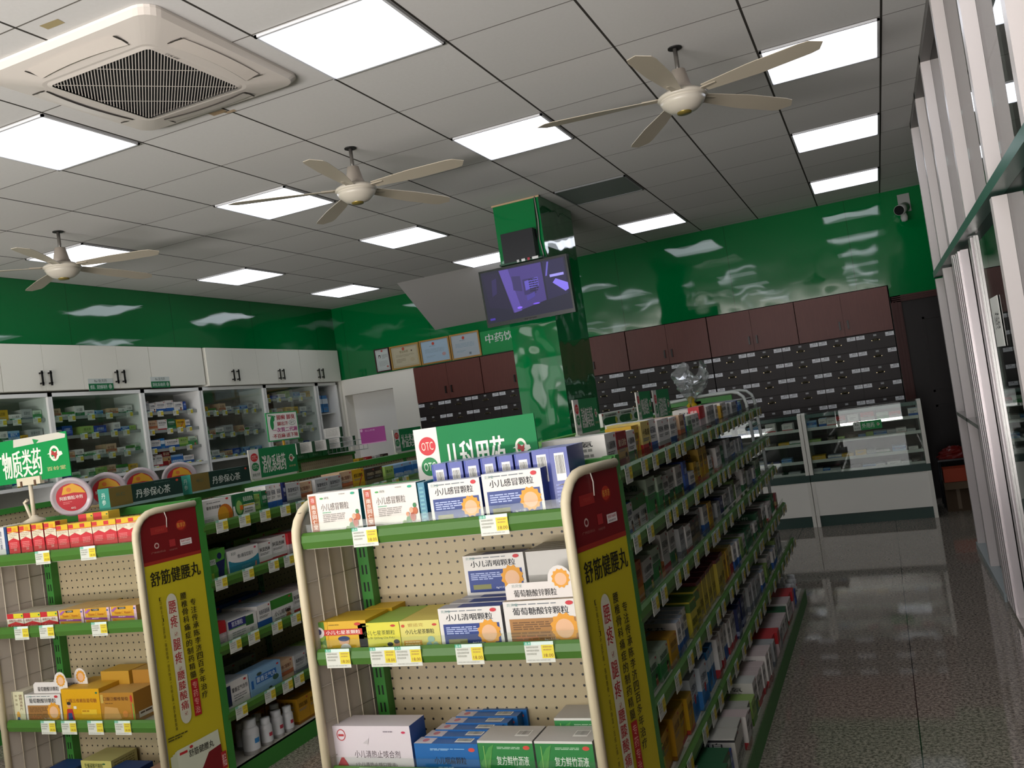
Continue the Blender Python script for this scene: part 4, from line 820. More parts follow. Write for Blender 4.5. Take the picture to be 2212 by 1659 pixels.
vc = carton_mesh('vc', .142, .15, .074, '#cf9a2c|rough=.4', [('r', .9, 0, 1, 1, '#c9a8b8'), ('r', 0, 0, .04, 1, '#c9a8b8'), ('r', .3, .84, .6, .96, '#2a2420'), ('t', 'YASKI', .35, .86, .56, .94, '#c8c8c0'), ('t', 'Vitamin C Vitamin C', .15, .58, .85, .74, '#b86a28', .02), ('p', [(0, .5), (.9, .44), (.9, .32), (0, .38)], '#8a3a80'), ('l', .3, .38, .7, .45, 1, '#d8c0d0'), ('e', .15, .2, .07, .12, '#d87a2c'), ('p', [(.04, .8), (.18, .95), (.3, .95), (.1, .7)], '#9a5a98'), ('e', .93, .85, .04, .04, '#2a5a9a'), ('r', .4, .05, .85, .25, '#c88a4c')], top='#c9a468', side='#bf9450')
for i, x in enumerate((-3.573, -3.428, -3.283)): put(vc, x, YB1+.01+.002*i, .8005, 0, ['yellow vitamin box with purple band, left of three', 'yellow vitamin box with purple band, middle of three', 'yellow vitamin box with purple band, right of three'][i], gB)
for i in range(2): put(carton_mesh('rwb', .12, .1, .07, '#b8982c', [('r', 0, .2, .5, 1, '#a0242c')], top='#a89a78'), -3.68+i*.13, -1.955, .8005+.0, 0, ['red and yellow box behind the vitamin boxes, left', 'red and yellow box behind the vitamin boxes, right'][i], gB)
zc = .4005
ww = carton_mesh('ww', .066, .16, .135, '#cfcaa8|rough=.4', [('v', '健胃消食片', .55, .4, .85, .92, '#6a3a2a'), ('e', .35, .25, .16, .12, '#cf9a3c'), ('e', .35, .12, .13, .08, '#3a5a8a'), ('l', .2, .5, .4, .9, 3, '#a8a080')], top='#c8c0ac', side='#c4beac')
for i in range(2): put(ww, -3.99+i*.07+.01, YB1+.01, zc, 0, ['narrow cream box with small figure, at the left frame edge', 'narrow cream box with small figure, beside the zinc box'][i], gB)
zn = carton_mesh('zn', .215, .17, .122, WH, sunbox('葡萄糖酸锌颗粒', .215, .122, '#9a6d3c|rough=.45', [('l', .06, .07, .62, .33, 4, '#7d5428')]), side='#a89a84', top='#b0aaa4')
put(zn, -3.838, YB1+.01, zc, 0, 'white and brown zinc granule box with sun on the left end display', gB)
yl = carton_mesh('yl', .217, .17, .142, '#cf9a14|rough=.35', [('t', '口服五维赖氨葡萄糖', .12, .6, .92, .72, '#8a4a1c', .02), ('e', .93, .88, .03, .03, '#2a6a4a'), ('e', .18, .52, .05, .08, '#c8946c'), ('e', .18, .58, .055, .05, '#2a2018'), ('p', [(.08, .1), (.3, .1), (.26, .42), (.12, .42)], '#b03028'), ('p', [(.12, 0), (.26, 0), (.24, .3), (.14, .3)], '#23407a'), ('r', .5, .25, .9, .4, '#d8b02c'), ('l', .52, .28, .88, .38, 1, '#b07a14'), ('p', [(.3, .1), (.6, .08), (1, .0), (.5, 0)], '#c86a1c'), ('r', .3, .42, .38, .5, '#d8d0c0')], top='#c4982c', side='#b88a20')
put(yl, -3.617, YB1+.01, zc, 0, 'bright yellow box with cartoon boy in red jacket, left end display', gB)
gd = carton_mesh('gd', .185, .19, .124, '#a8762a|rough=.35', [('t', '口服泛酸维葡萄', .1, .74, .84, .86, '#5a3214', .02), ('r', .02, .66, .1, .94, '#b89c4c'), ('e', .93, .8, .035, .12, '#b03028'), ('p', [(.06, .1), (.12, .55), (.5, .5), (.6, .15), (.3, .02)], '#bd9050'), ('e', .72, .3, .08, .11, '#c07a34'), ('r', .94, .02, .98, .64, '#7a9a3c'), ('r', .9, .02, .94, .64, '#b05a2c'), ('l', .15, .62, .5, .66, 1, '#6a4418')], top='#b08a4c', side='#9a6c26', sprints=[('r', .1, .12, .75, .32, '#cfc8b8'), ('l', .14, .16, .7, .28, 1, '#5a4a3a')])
put(gd, -3.398, YB1+.01, zc, 0, 'brownish gold box with rainbow edge, right of the bright yellow box', gB)
put(carton_mesh('gd2', .16, .1, .06, '#b88a2c', top='#c49a30'), -3.5, -1.95, zc+.12, 0, 'gold box lying on top at the back of the left end display', gB)
put(carton_mesh('gd3', .15, .1, .06, '#a8762a', top='#b0883c'), -3.33, -1.94, zc+.12, 0, 'darker gold box lying on top beside the other gold one', gB)
for k in range(2):
    m = MB(); m.prism([(x*1.0, 0, z) for x, z in cp], (0, .002, 0), '#d6cfca|rough=.5'); m.decals((0, 0, 0), (.205, 0, 0), (0, 0, .09), [('t', '葡萄糖酸锌颗粒', .12, .08, .74, .3, '#2a2622', .02)]+SUN(.82, .58, .135, .205, .09), .2, .09)
    o = m.build('display_card'); o.location = (-3.8+.06*k, -2.04+.05*k, zc+.1225); props(o, ['white shelf card with orange sun on the left zinc box, front one', 'white shelf card with orange sun on the left zinc box, rear one'][k], 'display card')
oy = carton_mesh('oy', .175, .14, .112, '#b5ae62|rough=.45', [('t', '牡蛎碳酸钙颗粒', .12, .72, .72, .9, '#3a4420', .03), ('e', .66, .3, .28, .16, '#5a5a50'), ('e', .6, .34, .16, .1, '#7a7a6c'), ('p', [(0, .45), (.3, .1), (.5, 0), (0, 0)], '#6a8a3a'), ('e', .76, .88, .05, .03, '#2a5a3a')], top='#b8b070', side='#aba268', sprints=[('l', .1, .1, .9, .9, 9, '#7a7444')])
put(oy, -3.64, -1.985, .1005, 0, 'olive yellow oyster calcium box on the base of the left end display', gB)
nb = carton_mesh('nb', .15, .12, .09, '#15305a|rough=.35', [('l', .1, .3, .9, .7, 3, '#5a78a8')], top='#1a3a6c')
for i in range(3): put(nb if i < 2 else carton_mesh('rdb', .18, .14, .08, '#8a2a24', [('l', .1, .3, .9, .7, 3, '#c8908a')], top='#a07a68'), [-3.8, -3.45, -3.27][i], [-2.06, -2.06, -2.06][i]+.02, .1005, 0, ['navy box on the base of the left end display, left of the oyster box', 'navy box on the base of the left end display, right of the oyster box', 'red box on the base of the left end display by the card'][i], gB)

# ---- generic cartons: style -> (words, body, band colour, band bottom, band top, title, title colour, top colour)
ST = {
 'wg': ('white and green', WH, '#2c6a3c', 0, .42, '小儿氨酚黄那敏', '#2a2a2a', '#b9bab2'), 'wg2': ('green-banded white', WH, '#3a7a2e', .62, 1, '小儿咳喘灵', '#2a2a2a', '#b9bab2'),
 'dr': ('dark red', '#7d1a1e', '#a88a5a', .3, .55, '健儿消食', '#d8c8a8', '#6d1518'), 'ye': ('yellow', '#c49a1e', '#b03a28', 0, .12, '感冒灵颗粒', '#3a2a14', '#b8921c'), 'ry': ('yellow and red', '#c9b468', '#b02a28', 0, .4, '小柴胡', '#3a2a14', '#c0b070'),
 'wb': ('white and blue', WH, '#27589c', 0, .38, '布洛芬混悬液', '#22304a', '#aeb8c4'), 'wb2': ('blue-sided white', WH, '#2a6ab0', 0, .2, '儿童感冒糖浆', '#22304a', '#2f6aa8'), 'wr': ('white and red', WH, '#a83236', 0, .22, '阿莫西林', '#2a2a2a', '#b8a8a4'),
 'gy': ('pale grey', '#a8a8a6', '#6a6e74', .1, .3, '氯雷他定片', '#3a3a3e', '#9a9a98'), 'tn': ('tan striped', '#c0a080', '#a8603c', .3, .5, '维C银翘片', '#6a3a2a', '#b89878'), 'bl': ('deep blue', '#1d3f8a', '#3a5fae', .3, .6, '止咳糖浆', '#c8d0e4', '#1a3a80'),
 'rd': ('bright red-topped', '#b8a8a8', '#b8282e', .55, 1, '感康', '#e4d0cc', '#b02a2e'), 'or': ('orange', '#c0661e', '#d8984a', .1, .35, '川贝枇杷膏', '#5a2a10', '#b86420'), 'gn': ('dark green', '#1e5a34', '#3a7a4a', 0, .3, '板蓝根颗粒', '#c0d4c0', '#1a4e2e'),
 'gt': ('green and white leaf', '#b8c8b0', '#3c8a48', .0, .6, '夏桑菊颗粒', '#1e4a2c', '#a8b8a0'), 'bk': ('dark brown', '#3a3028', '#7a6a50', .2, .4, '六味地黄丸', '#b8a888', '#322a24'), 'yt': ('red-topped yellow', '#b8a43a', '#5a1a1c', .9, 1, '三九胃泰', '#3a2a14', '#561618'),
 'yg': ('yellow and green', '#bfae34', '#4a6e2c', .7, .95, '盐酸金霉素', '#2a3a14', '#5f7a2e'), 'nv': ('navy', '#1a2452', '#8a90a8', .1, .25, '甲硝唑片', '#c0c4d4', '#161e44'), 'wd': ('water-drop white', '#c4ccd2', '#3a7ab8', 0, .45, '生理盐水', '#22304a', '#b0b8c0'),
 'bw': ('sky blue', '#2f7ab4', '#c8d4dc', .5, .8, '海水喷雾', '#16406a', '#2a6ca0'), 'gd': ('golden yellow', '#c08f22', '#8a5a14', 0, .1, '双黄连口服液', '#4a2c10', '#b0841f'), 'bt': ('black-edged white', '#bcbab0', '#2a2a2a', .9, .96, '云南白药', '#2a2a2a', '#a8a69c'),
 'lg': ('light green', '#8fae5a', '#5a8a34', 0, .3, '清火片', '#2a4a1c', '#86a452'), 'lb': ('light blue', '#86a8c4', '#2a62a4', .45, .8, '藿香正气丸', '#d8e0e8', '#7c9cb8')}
def gbox(st, w_, h_, d=.14):
    ds, base, band, b0, b1, ti, tc, tp = ST[st]; base = base if '|' in base else base+'|rough=.4'
    pr = [('r', 0, b0, 1, b1, band+'|rough=.4'), ('t', ti, .12, .62 if b1 < .62 else .3, .88, .8 if b1 < .62 else .5, tc, .02), ('l', .12, .46 if b1 < .62 else .1, .8, .56 if b1 < .62 else .22, 2, '#7c7c78'), ('e', .86, .91, .06, .035, '#b03a3c')]
    if st in ('wg', 'wg2', 'gt', 'dr', 'ry', 'wb2'): pr += [('e', .74, .3, .1, .09, '#c49a78'), ('e', .74, .37, .1, .07, '#3a2e28'), ('e', .74, .16, .12, .1, '#9a5a3a' if st != 'wg' else '#c0b43a')]
    if st == 'wd': pr += [('e', .5, .45, .12, .12, '#b03a40'), ('e', .5, .2, .3, .14, '#2a6aa8')]
    if st == 'ye': pr += [('p', [(.3, .05), (.38, .05), (.85, .7), (.8, .72)], '#b02a24')]
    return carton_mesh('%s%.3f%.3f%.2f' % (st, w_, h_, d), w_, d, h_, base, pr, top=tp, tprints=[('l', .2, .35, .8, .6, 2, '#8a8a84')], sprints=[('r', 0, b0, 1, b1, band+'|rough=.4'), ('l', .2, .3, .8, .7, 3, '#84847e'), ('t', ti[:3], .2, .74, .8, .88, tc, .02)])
NB = [0]
def fill(X, z, y0, seq, where, group, depth=.16, face='E', zf=None, gap=.0015, xoff=0, jit=1.0):
    """lines cartons up along +Y behind the shelf lip at x = X (face E), or along +X (face S, X is then y)"""
    y = y0; i = 0; rr = random.Random(int(z*1000)+len(seq))
    for it in seq:
        st, w_, h_, n = it[:4]; d = it[4] if len(it) > 4 else depth
        if st == '_': y += w_; continue
        for k in range(n):
            if 'right aisle' in where and y+w_ > (1.02 if z > .1 else .68): break
            me = gbox(st, w_, h_, d); ds = ST[st][0]; Xf, zz = zf(y) if zf else (X, z); Xf += xoff; zz += .002 if zf else 0; back = rr.uniform(0, .02)*jit
            lab = '%s box, %s from near end, %s' % (ds.replace(' box', ''), ordw(i), where)
            rz = (PI/2 if face == 'E' else 0)+rr.uniform(-.03, .03)*jit
            if face == 'E': put(me, Xf-.016-back, y, zz, rz, lab, group)
            else: put(me, y, X+.016+back, zz, rz, lab, group)
            y += w_+gap+rr.uniform(0, .004)*jit; i += 1; NB[0] += 1
    return y
def zA(i): return lambda y: tuple(LN[i][0][k]+(LN[i][1][k]-LN[i][0][k])*(y+2.26)/3.29 for k in (0, 1))
gR = 'medicine boxes along the right aisle side of the long gondola'
Y0 = -2.24
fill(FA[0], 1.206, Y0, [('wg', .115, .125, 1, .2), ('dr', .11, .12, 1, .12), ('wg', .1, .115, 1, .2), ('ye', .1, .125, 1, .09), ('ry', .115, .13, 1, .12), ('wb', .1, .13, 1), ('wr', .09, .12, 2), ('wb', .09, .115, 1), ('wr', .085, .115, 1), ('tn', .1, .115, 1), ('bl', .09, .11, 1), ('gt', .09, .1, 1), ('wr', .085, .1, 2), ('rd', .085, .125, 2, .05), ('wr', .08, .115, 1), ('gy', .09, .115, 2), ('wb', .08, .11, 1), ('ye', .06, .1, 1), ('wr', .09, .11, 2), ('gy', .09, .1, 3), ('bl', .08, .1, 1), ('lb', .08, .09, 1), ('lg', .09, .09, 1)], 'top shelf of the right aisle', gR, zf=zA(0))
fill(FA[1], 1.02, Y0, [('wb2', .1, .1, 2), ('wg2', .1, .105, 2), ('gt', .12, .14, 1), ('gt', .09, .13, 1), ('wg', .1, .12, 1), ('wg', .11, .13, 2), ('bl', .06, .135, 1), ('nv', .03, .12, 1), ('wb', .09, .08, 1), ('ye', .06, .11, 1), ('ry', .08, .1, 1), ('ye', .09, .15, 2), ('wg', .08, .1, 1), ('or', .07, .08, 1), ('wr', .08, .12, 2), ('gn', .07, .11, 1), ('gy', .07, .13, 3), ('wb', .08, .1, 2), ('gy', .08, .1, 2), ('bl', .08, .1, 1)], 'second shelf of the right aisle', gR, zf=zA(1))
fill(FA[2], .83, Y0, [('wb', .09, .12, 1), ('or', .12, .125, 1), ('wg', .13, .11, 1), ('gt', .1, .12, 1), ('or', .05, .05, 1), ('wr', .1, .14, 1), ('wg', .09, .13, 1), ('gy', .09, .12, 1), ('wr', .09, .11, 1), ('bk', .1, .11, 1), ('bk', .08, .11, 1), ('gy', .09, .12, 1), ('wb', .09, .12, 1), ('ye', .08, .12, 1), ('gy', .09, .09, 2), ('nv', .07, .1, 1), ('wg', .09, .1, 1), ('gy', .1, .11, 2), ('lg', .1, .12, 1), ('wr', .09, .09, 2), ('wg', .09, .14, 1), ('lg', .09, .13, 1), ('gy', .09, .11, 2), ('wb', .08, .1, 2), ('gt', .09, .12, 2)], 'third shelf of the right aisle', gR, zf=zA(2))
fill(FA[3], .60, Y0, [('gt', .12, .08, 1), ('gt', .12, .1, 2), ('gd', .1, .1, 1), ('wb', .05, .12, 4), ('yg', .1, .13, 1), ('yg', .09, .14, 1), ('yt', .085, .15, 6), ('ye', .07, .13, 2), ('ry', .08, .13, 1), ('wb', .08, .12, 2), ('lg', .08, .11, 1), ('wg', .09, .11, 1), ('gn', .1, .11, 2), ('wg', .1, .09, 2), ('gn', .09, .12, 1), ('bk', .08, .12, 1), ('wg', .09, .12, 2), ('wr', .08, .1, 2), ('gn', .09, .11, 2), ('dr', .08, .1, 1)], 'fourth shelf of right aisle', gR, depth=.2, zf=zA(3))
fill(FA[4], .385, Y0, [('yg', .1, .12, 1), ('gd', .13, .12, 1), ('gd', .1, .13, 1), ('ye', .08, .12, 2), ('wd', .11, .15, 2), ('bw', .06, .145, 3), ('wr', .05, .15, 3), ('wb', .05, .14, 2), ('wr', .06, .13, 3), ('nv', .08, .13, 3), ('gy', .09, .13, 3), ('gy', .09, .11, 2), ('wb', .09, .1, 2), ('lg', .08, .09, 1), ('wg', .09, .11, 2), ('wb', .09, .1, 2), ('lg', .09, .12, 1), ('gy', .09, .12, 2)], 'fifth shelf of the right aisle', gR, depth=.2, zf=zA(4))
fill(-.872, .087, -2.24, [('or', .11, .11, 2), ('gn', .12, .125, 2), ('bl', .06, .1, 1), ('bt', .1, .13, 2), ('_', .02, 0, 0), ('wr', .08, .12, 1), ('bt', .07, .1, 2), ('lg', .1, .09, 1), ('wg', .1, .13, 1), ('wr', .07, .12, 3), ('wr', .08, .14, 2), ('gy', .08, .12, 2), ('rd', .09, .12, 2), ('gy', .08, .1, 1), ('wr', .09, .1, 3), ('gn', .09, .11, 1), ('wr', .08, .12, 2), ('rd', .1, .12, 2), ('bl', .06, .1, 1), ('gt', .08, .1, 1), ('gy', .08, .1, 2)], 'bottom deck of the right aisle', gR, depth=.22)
# second rows visible from above
rowsB = [(.60, FA[3], [('gn', .12, .08, 3), ('gd', .1, .1, 1), ('wb', .05, .12, 2), ('yg', .1, .13, 1)]), (.385, FA[4], [('yg', .1, .12, 1), ('gd', .13, .12, 2)]), (.087, -.91, [('or', .11, .11, 2), ('gn', .12, .125, 1)])]
for z, X, sq in rowsB: fill(X-.235, z, (Y0 if z > .1 else -2.24), sq, 'back row, '+{.6: 'fourth shelf', .385: 'fifth shelf', .087: 'bottom deck'}[z]+' of the right aisle', gR, depth=.15, zf={.6: zA(3), .385: zA(4), .087: None}[z], xoff=-.22 if z > .1 else 0)

gL = 'medicine boxes on the aisle side of the left gondola'
XB = -3.01
def named(me, y, z, label, X=XB, rz=PI/2, g=gL, **k): put(me, X-.016, y, z, rz, label, g, **k)
hx = carton_mesh('hx', .205, .1, .117, WH, [('t', '藿香清胃胶囊', .2, .64, .66, .76, '#3a3634', .015), ('l', .22, .85, .75, .89, 1, '#5a5a58'), ('e', .76, .34, .24, .42*.98, '#b8641e'), ('e', .7, .34, .17, .34, '#c48a20'), ('e', .86, .94, .045, .035, '#b83a34'), ('l', .1, .15, .4, .3, 3, '#9a9894')], side='#b5b0aa', top='#a8a6a0')
named(hx, -1.755, 1.1205, 'white box with large orange sun disc, nearest on the top shelf of the left gondola')
xl = carton_mesh('xl', .15, .1, .12, WH, [('r', .0, .55, 1, 1, '#1e5a34'), ('e', .28, .5, .2, .36, '#2c6a34'), ('e', .28, .48, .14, .26, '#86a85a'), ('t', '香连清胃丸', .48, .66, .94, .84, '#c9d4c0', .02), ('r', .3, .36, .44, .54, '#c8641e'), ('r', .46, .48, .96, .53, '#b8a43a'), ('l', .5, .2, .9, .4, 2, '#8a8e88')], side='#2a5c38')
named(xl, -1.545, 1.1205, 'green and white box with orange price sticker, on the top shelf of the left gondola')
seq = [('lg', .05, .1, 1), ('gn', .04, .11, 1), ('wb', .038, .13, 3), ('nv', .02, .13, 1), ('gy', .11, .12, 1), ('tn', .13, .11, 1), ('gy', .12, .11, 2), ('tn', .12, .12, 1), ('ye', .12, .12, 1), ('bk', .1, .11, 2), ('lg', .1, .1, 1), ('lb', .12, .1, 3)]
fill(XB, 1.12, -1.39, seq, 'top shelf of the left gondola', gL, depth=.12)
sg = carton_mesh('sg', .12, .06, .14, '#4c8a34|rough=.4', [('e', .68, .78, .12, .1, '#1a2048'), ('p', [(.45, .6), (.92, .65), (.96, .8), (1, .8), (.85, .3), (.8, 0), (.5, 0), (.55, .4)], '#1a2048'), ('r', 0, .55, .45, .72, '#b4bcae'), ('t', 'CYPS', .05, .58, .4, .69, '#3a4a3a'), ('r', 0, 0, .3, .3, '#8aa034')], side='#3f7a2c')
named(sg, -1.755, .8805, 'green box with dark blue figure silhouette, nearest on the second shelf of the left gondola')
wt = carton_mesh('wt', .205, .09, .115, '#2f7a8c|rough=.4', [('r', 0, .62, 1, 1, WH), ('e', .5, .7, .5, .24, WH), ('t', '维U颠茄铝镁片', .3, .64, .82, .8, '#2a3034', .02), ('t', '斯达舒', .1, .8, .25, .92, '#5a6468'), ('e', .9, .9, .04, .04, '#c0405a'), ('p', [(.82, .1), (.9, .2), (.9, .36), (.86, .34), (.84, .2)], '#c8806c'), ('l', .4, .2, .72, .3, 2, '#6a9aa8')], side='#c4c4c0', top='#b0b0ac')
named(wt, -1.62, .8805, 'white and teal stomach tablet box with curved white top, left gondola second shelf')
fill(XB, .88, -1.405, [('wr', .1, .11, 1), ('wr', .115, .12, 1), ('rd', .09, .12, 1), ('wg', .1, .12, 2), ('gy', .1, .11, 2)], 'second shelf of the left gondola', gL, depth=.12)
ws = carton_mesh('ws', .19, .2, .1, WH, [('r', 0, .62, .62, .95, '#2c2a6e'), ('t', '胃苏颗粒', .12, .68, .5, .9, '#d4d4dc', .02), ('r', .6, .5, .88, .92, '#2c5a2c'), ('r', 0, .58, .6, .62, '#6a9a5a'), ('b', .7, .08, .88, .4), ('l', .1, .15, .6, .45, 3, '#9a9a98')], top='#a8a8a4')
fill(XB, .60, -1.76, [('rd', .075, .11, 1)], 'third shelf of the left gondola', gL)
named(ws, -1.675, .6005, 'white and purple stomach granule box with green photo, left gondola third shelf')
fill(XB, .60, -1.475, [('wb', .1, .115, 1), ('wg2', .17, .115, 1, .2), ('wr', .12, .115, 2), ('gy', .1, .1, 1)], 'left gondola third shelf, past the purple box', gL, depth=.2)
hz = carton_mesh('hz', .155, .12, .125, WH, [('r', 0, .2, .25, .9, '#1e2648'), ('t', '藿香正气合剂', .3, .6, .95, .76, '#2a2a2e', .03), ('e', .86, .9, .06, .04, '#b83a3c'), ('l', .35, .25, .9, .5, 3, '#8a8a88')], top='#9fa4a8')
named(hz, -1.75, .3205, 'white box with dark blue corner block, nearest on the fourth shelf of the left gondola')
hw = carton_mesh('hw', .22, .09, .12, '#7fa4c2|rough=.4', [('r', .18, .5, .84, .78, '#2460a4'), ('t', '藿香正气丸', .2, .54, .82, .74, '#c8d8e4', .03), ('e', .9, .9, .04, .035, '#b83a3c'), ('e', .3, .84, .08, .06, '#3a4a40'), ('e', .8, .45, .1, .1, '#3c5a4a'), ('e', .6, .15, .06, .06, '#2a3a34'), ('r', .03, .4, .1, .7, '#2460a4')], side='#86aac6')
named(hw, -1.585, .3205, 'pale blue box with blue title bar and small figures, left gondola fourth shelf')
fill(XB, .32, -1.355, [('tn', .1, .1, 1), ('gy', .09, .1, 2), ('lg', .08, .1, 2)], 'left gondola fourth shelf, past the pale blue box', gL)
# deck level: white bottles and gold boxes
def bottle(x, y, z, r, h, label, liq='#d0cfcf|rough=.3', lab='#b03a48'):
    t = empty('medicine_bottle', (x, y, z), .0, label=label, cat='bottle', group='white medicine bottles on the left gondola deck')
    MB().lathe([(0, 0), (r, 0), (r, h*.68), (r*.85, h*.76), (r*.72, h*.78)], 18, liq).build('bottle_body', t)
    MB().lathe([(r*.78, h*.78), (r*.8, h), (0, h)], 18, '#dadada|rough=.35').build('cap', t)
    m = MB().lathe([(r*1.01, h*.12), (r*1.01, h*.6)], 18, '#cfd0d0'); m.build('paper_label', t)
    m = MB(); a = [(.0, r*1.03)]
    for k in range(3): an = -.45+k*.25; m.face([(r*1.02*math.cos(an), r*1.02*math.sin(an), h*.32), (r*1.02*math.cos(an+.25), r*1.02*math.sin(an+.25), h*.32), (r*1.02*math.cos(an+.25), r*1.02*math.sin(an+.25), h*.46), (r*1.02*math.cos(an), r*1.02*math.sin(an), h*.46)], lab)
    m.build('label_print', t)
for i, (y, x, r, h) in enumerate(((-1.47, -3.07, .028, .12), (-1.38, -3.08, .03, .12), (-1.31, -3.07, .026, .115), (-1.42, -3.16, .028, .115), (-1.3, -3.15, .028, .12), (-1.52, -3.17, .028, .115))): bottle(x, y, .0865, r, h, ['white bottle with red-edged label, nearest the blue and white bottle on the deck', 'white bottle with pink script label on the deck', 'white bottle right of the pink script one on the deck', 'rear white bottle on the deck, behind the nearest one', 'rear white bottle on the deck beside the gold boxes', 'rear white bottle behind the blue and white bottle'][i])
bottle(-3.075, -1.57, .0865, .038, .15, 'larger white bottle with blue lower band at the near end of the deck', lab='#3a80b8')
for i in range(5): put(gbox('gd', .09, .12, .12), -3.06-.0*(i % 2), -1.24+i*.092, .087, PI/2, ORD[i]+' gold box from the white bottles, deck of the left gondola', gL)
for i in range(4): put(gbox('gd', .1, .1, .12), -3.22, -1.5+i*.11, .087, PI/2, ORD[i]+' gold box in the back row behind the white bottles', gL)
for i in range(5): bottle(-.95-(i % 2)*.06, .72+i*.062, .0865, .028, .1, ['white bottle nearest in the cluster at the far end of the bottom deck', 'second white bottle in the far bottom deck cluster', 'middle white bottle in the far bottom deck cluster', 'fourth white bottle in the far bottom deck cluster', 'last white bottle at the far end of the bottom deck'][i])

# ================================================================ things standing on top of the gondolas
def otc_sign(x, y, z, rz, text, label, w_=.41, h_=.2, tilt=0, cut=False):
    m = MB().box(0, 0, 0, w_, .006, h_, '#12733f|rough=.7', left='#d6d0c6', top='#d6d0c6')
    pr = [('r', 0, 0, .2, 1, '#cfcbc6|rough=.4'), ('e', .105, .72, .072, .145, '#bf2a32', 28), ('t', 'OTC', .055, .655, .155, .785, '#dcc8b8'), ('e', .105, .4, .072, .145, '#17753f', 28), ('t', 'OTC', .055, .335, .155, .465, '#d0d8c8'), ('t', '非处方药', .03, .08, .18, .19, '#1c5f3a'),
          ('t', text, .25, .14 if not cut else .2, .74, .74, '#d8d8ce', .04)]+LOGO(.87, .5, .075, .22)+[('t', '百蛉堂', .8, .2, .95, .27, '#b8a878')]
    m.decals((0, 0, 0), (w_, 0, 0), (0, 0, h_), pr, w_, h_); m.box(.02, -.002, -.012, w_-.02, .018, .0, '#c9c4b8')
    o = m.build('category_sign'); o.location = (x, y, z+.0125); o.rotation_euler = (tilt, 0, rz); return props(o, label, 'sign', 'green over-the-counter category signs on the gondolas')
otc_sign(-1.625, -2.312, 1.2025, 0, '儿科用药', 'children\'s medicine category sign behind the blue barcode boxes', h_=.2)
o = otc_sign(-3.44, -.89, 1.2615, PI/2, '消化系统药', 'digestive medicine category sign on top of the left gondola', w_=.42, h_=.16)
otc_sign(-3.44, .655, 1.2615, PI/2, '补益类药', 'tonic medicine category sign farther along the top of the left gondola', h_=.16)
otc_sign(-1.44, -1.27, 1.286, PI/2, '清热解毒类药', 'nearest category sign on top of the right gondola', w_=.33, h_=.145)
otc_sign(-1.44, -.24, 1.286, PI/2, '呼吸系统类药', 'left of the two close category signs on top of the right gondola', w_=.31, h_=.145)
otc_sign(-1.425, .07, 1.25, PI/2, '抗菌消炎类药', 'right of the two close category signs on top of the right gondola', w_=.39, h_=.18)
# sign on a clip stand on the left end display
t = empty('clip_stand_sign', (-3.78, -1.95, 1.2515), 0, label='green mineral medicine sign on a cream clip stand at the left frame edge', cat='sign')
MB().lathe([(.045, 0), (.045, .008), (.018, .02), (.009, .03)], 20, '#c9bda6|rough=.4').build('stand_base', t)
MB().cyl((0, 0, .02), (0, 0, .17), .009, .009, 12, '#c9bda6|rough=.4').build('stand_pole', t)
MB().box(-.07, -.01, .165, .075, .012, .2, '#c9bda6|rough=.4').box(-.045, -.014, .16, -.035, -.01, .185, '#5a4030').box(.04, -.014, .16, .05, -.01, .185, '#5a4030').build('clip', t)
MB().tube([(-.02, 0, .02), (-.04, 0, .07), (-.05, 0, .09), (-.03, .0, .1)], .007, 8, '#c9bda6|rough=.4').build('stand_hook', t)
m = MB().box(-.24, .0, .18, .255, .004, .375, '#128040|rough=.35'); m.decals((-.24, 0, .18), (.495, 0, 0), (0, 0, .195), [('t', '矿物质类药', .04, .12, .66, .74, '#d2d2c6', .05), ('p', [(.33, .82), (.98, .86), (.99, .94), (.9, 1), (.34, 1)], '#b8b4a8'), ('p', [(.6, .8), (.66, .9), (.58, .95)], '#128040')]+LOGO(.83, .52, .1, .28)+[('t', '百蛉堂', .72, .17, .95, .26, '#b8b078')], .5, .2); m.build('sign_sheet', t)
# long green and gold tea boxes standing along the spine
tea = carton_mesh('tea', .43, .065, .092, '#152f28|rough=.4', [('r', 0, 0, 1, .14, '#7f9a94'), ('r', 0, .1, .29, 1, '#6a5a2a'), ('t', '丹参保心茶', .34, .3, .82, .72, '#b8beb4', .02), ('e', .93, .86, .02, .06, '#a8402c'), ('l', .6, .84, .88, .9, 1, '#4a6058'), ('t', '乐仁', .08, .55, .2, .72, '#3a5a4a')], top='#1c3a34', side='#2c7a6c', sprints=[('v', '丹参', .3, .2, .65, .8, '#b8c8c0')])
put(tea, -3.36, -1.915, 1.262, PI/2, 'long dark green and gold tea box nearest on the left gondola spine', 'tea boxes on the left gondola', cat='tea box')
put(tea, -3.36, -1.425, 1.262, PI/2, 'long dark green and gold tea box behind, farther along the spine', 'tea boxes on the left gondola', cat='tea box')
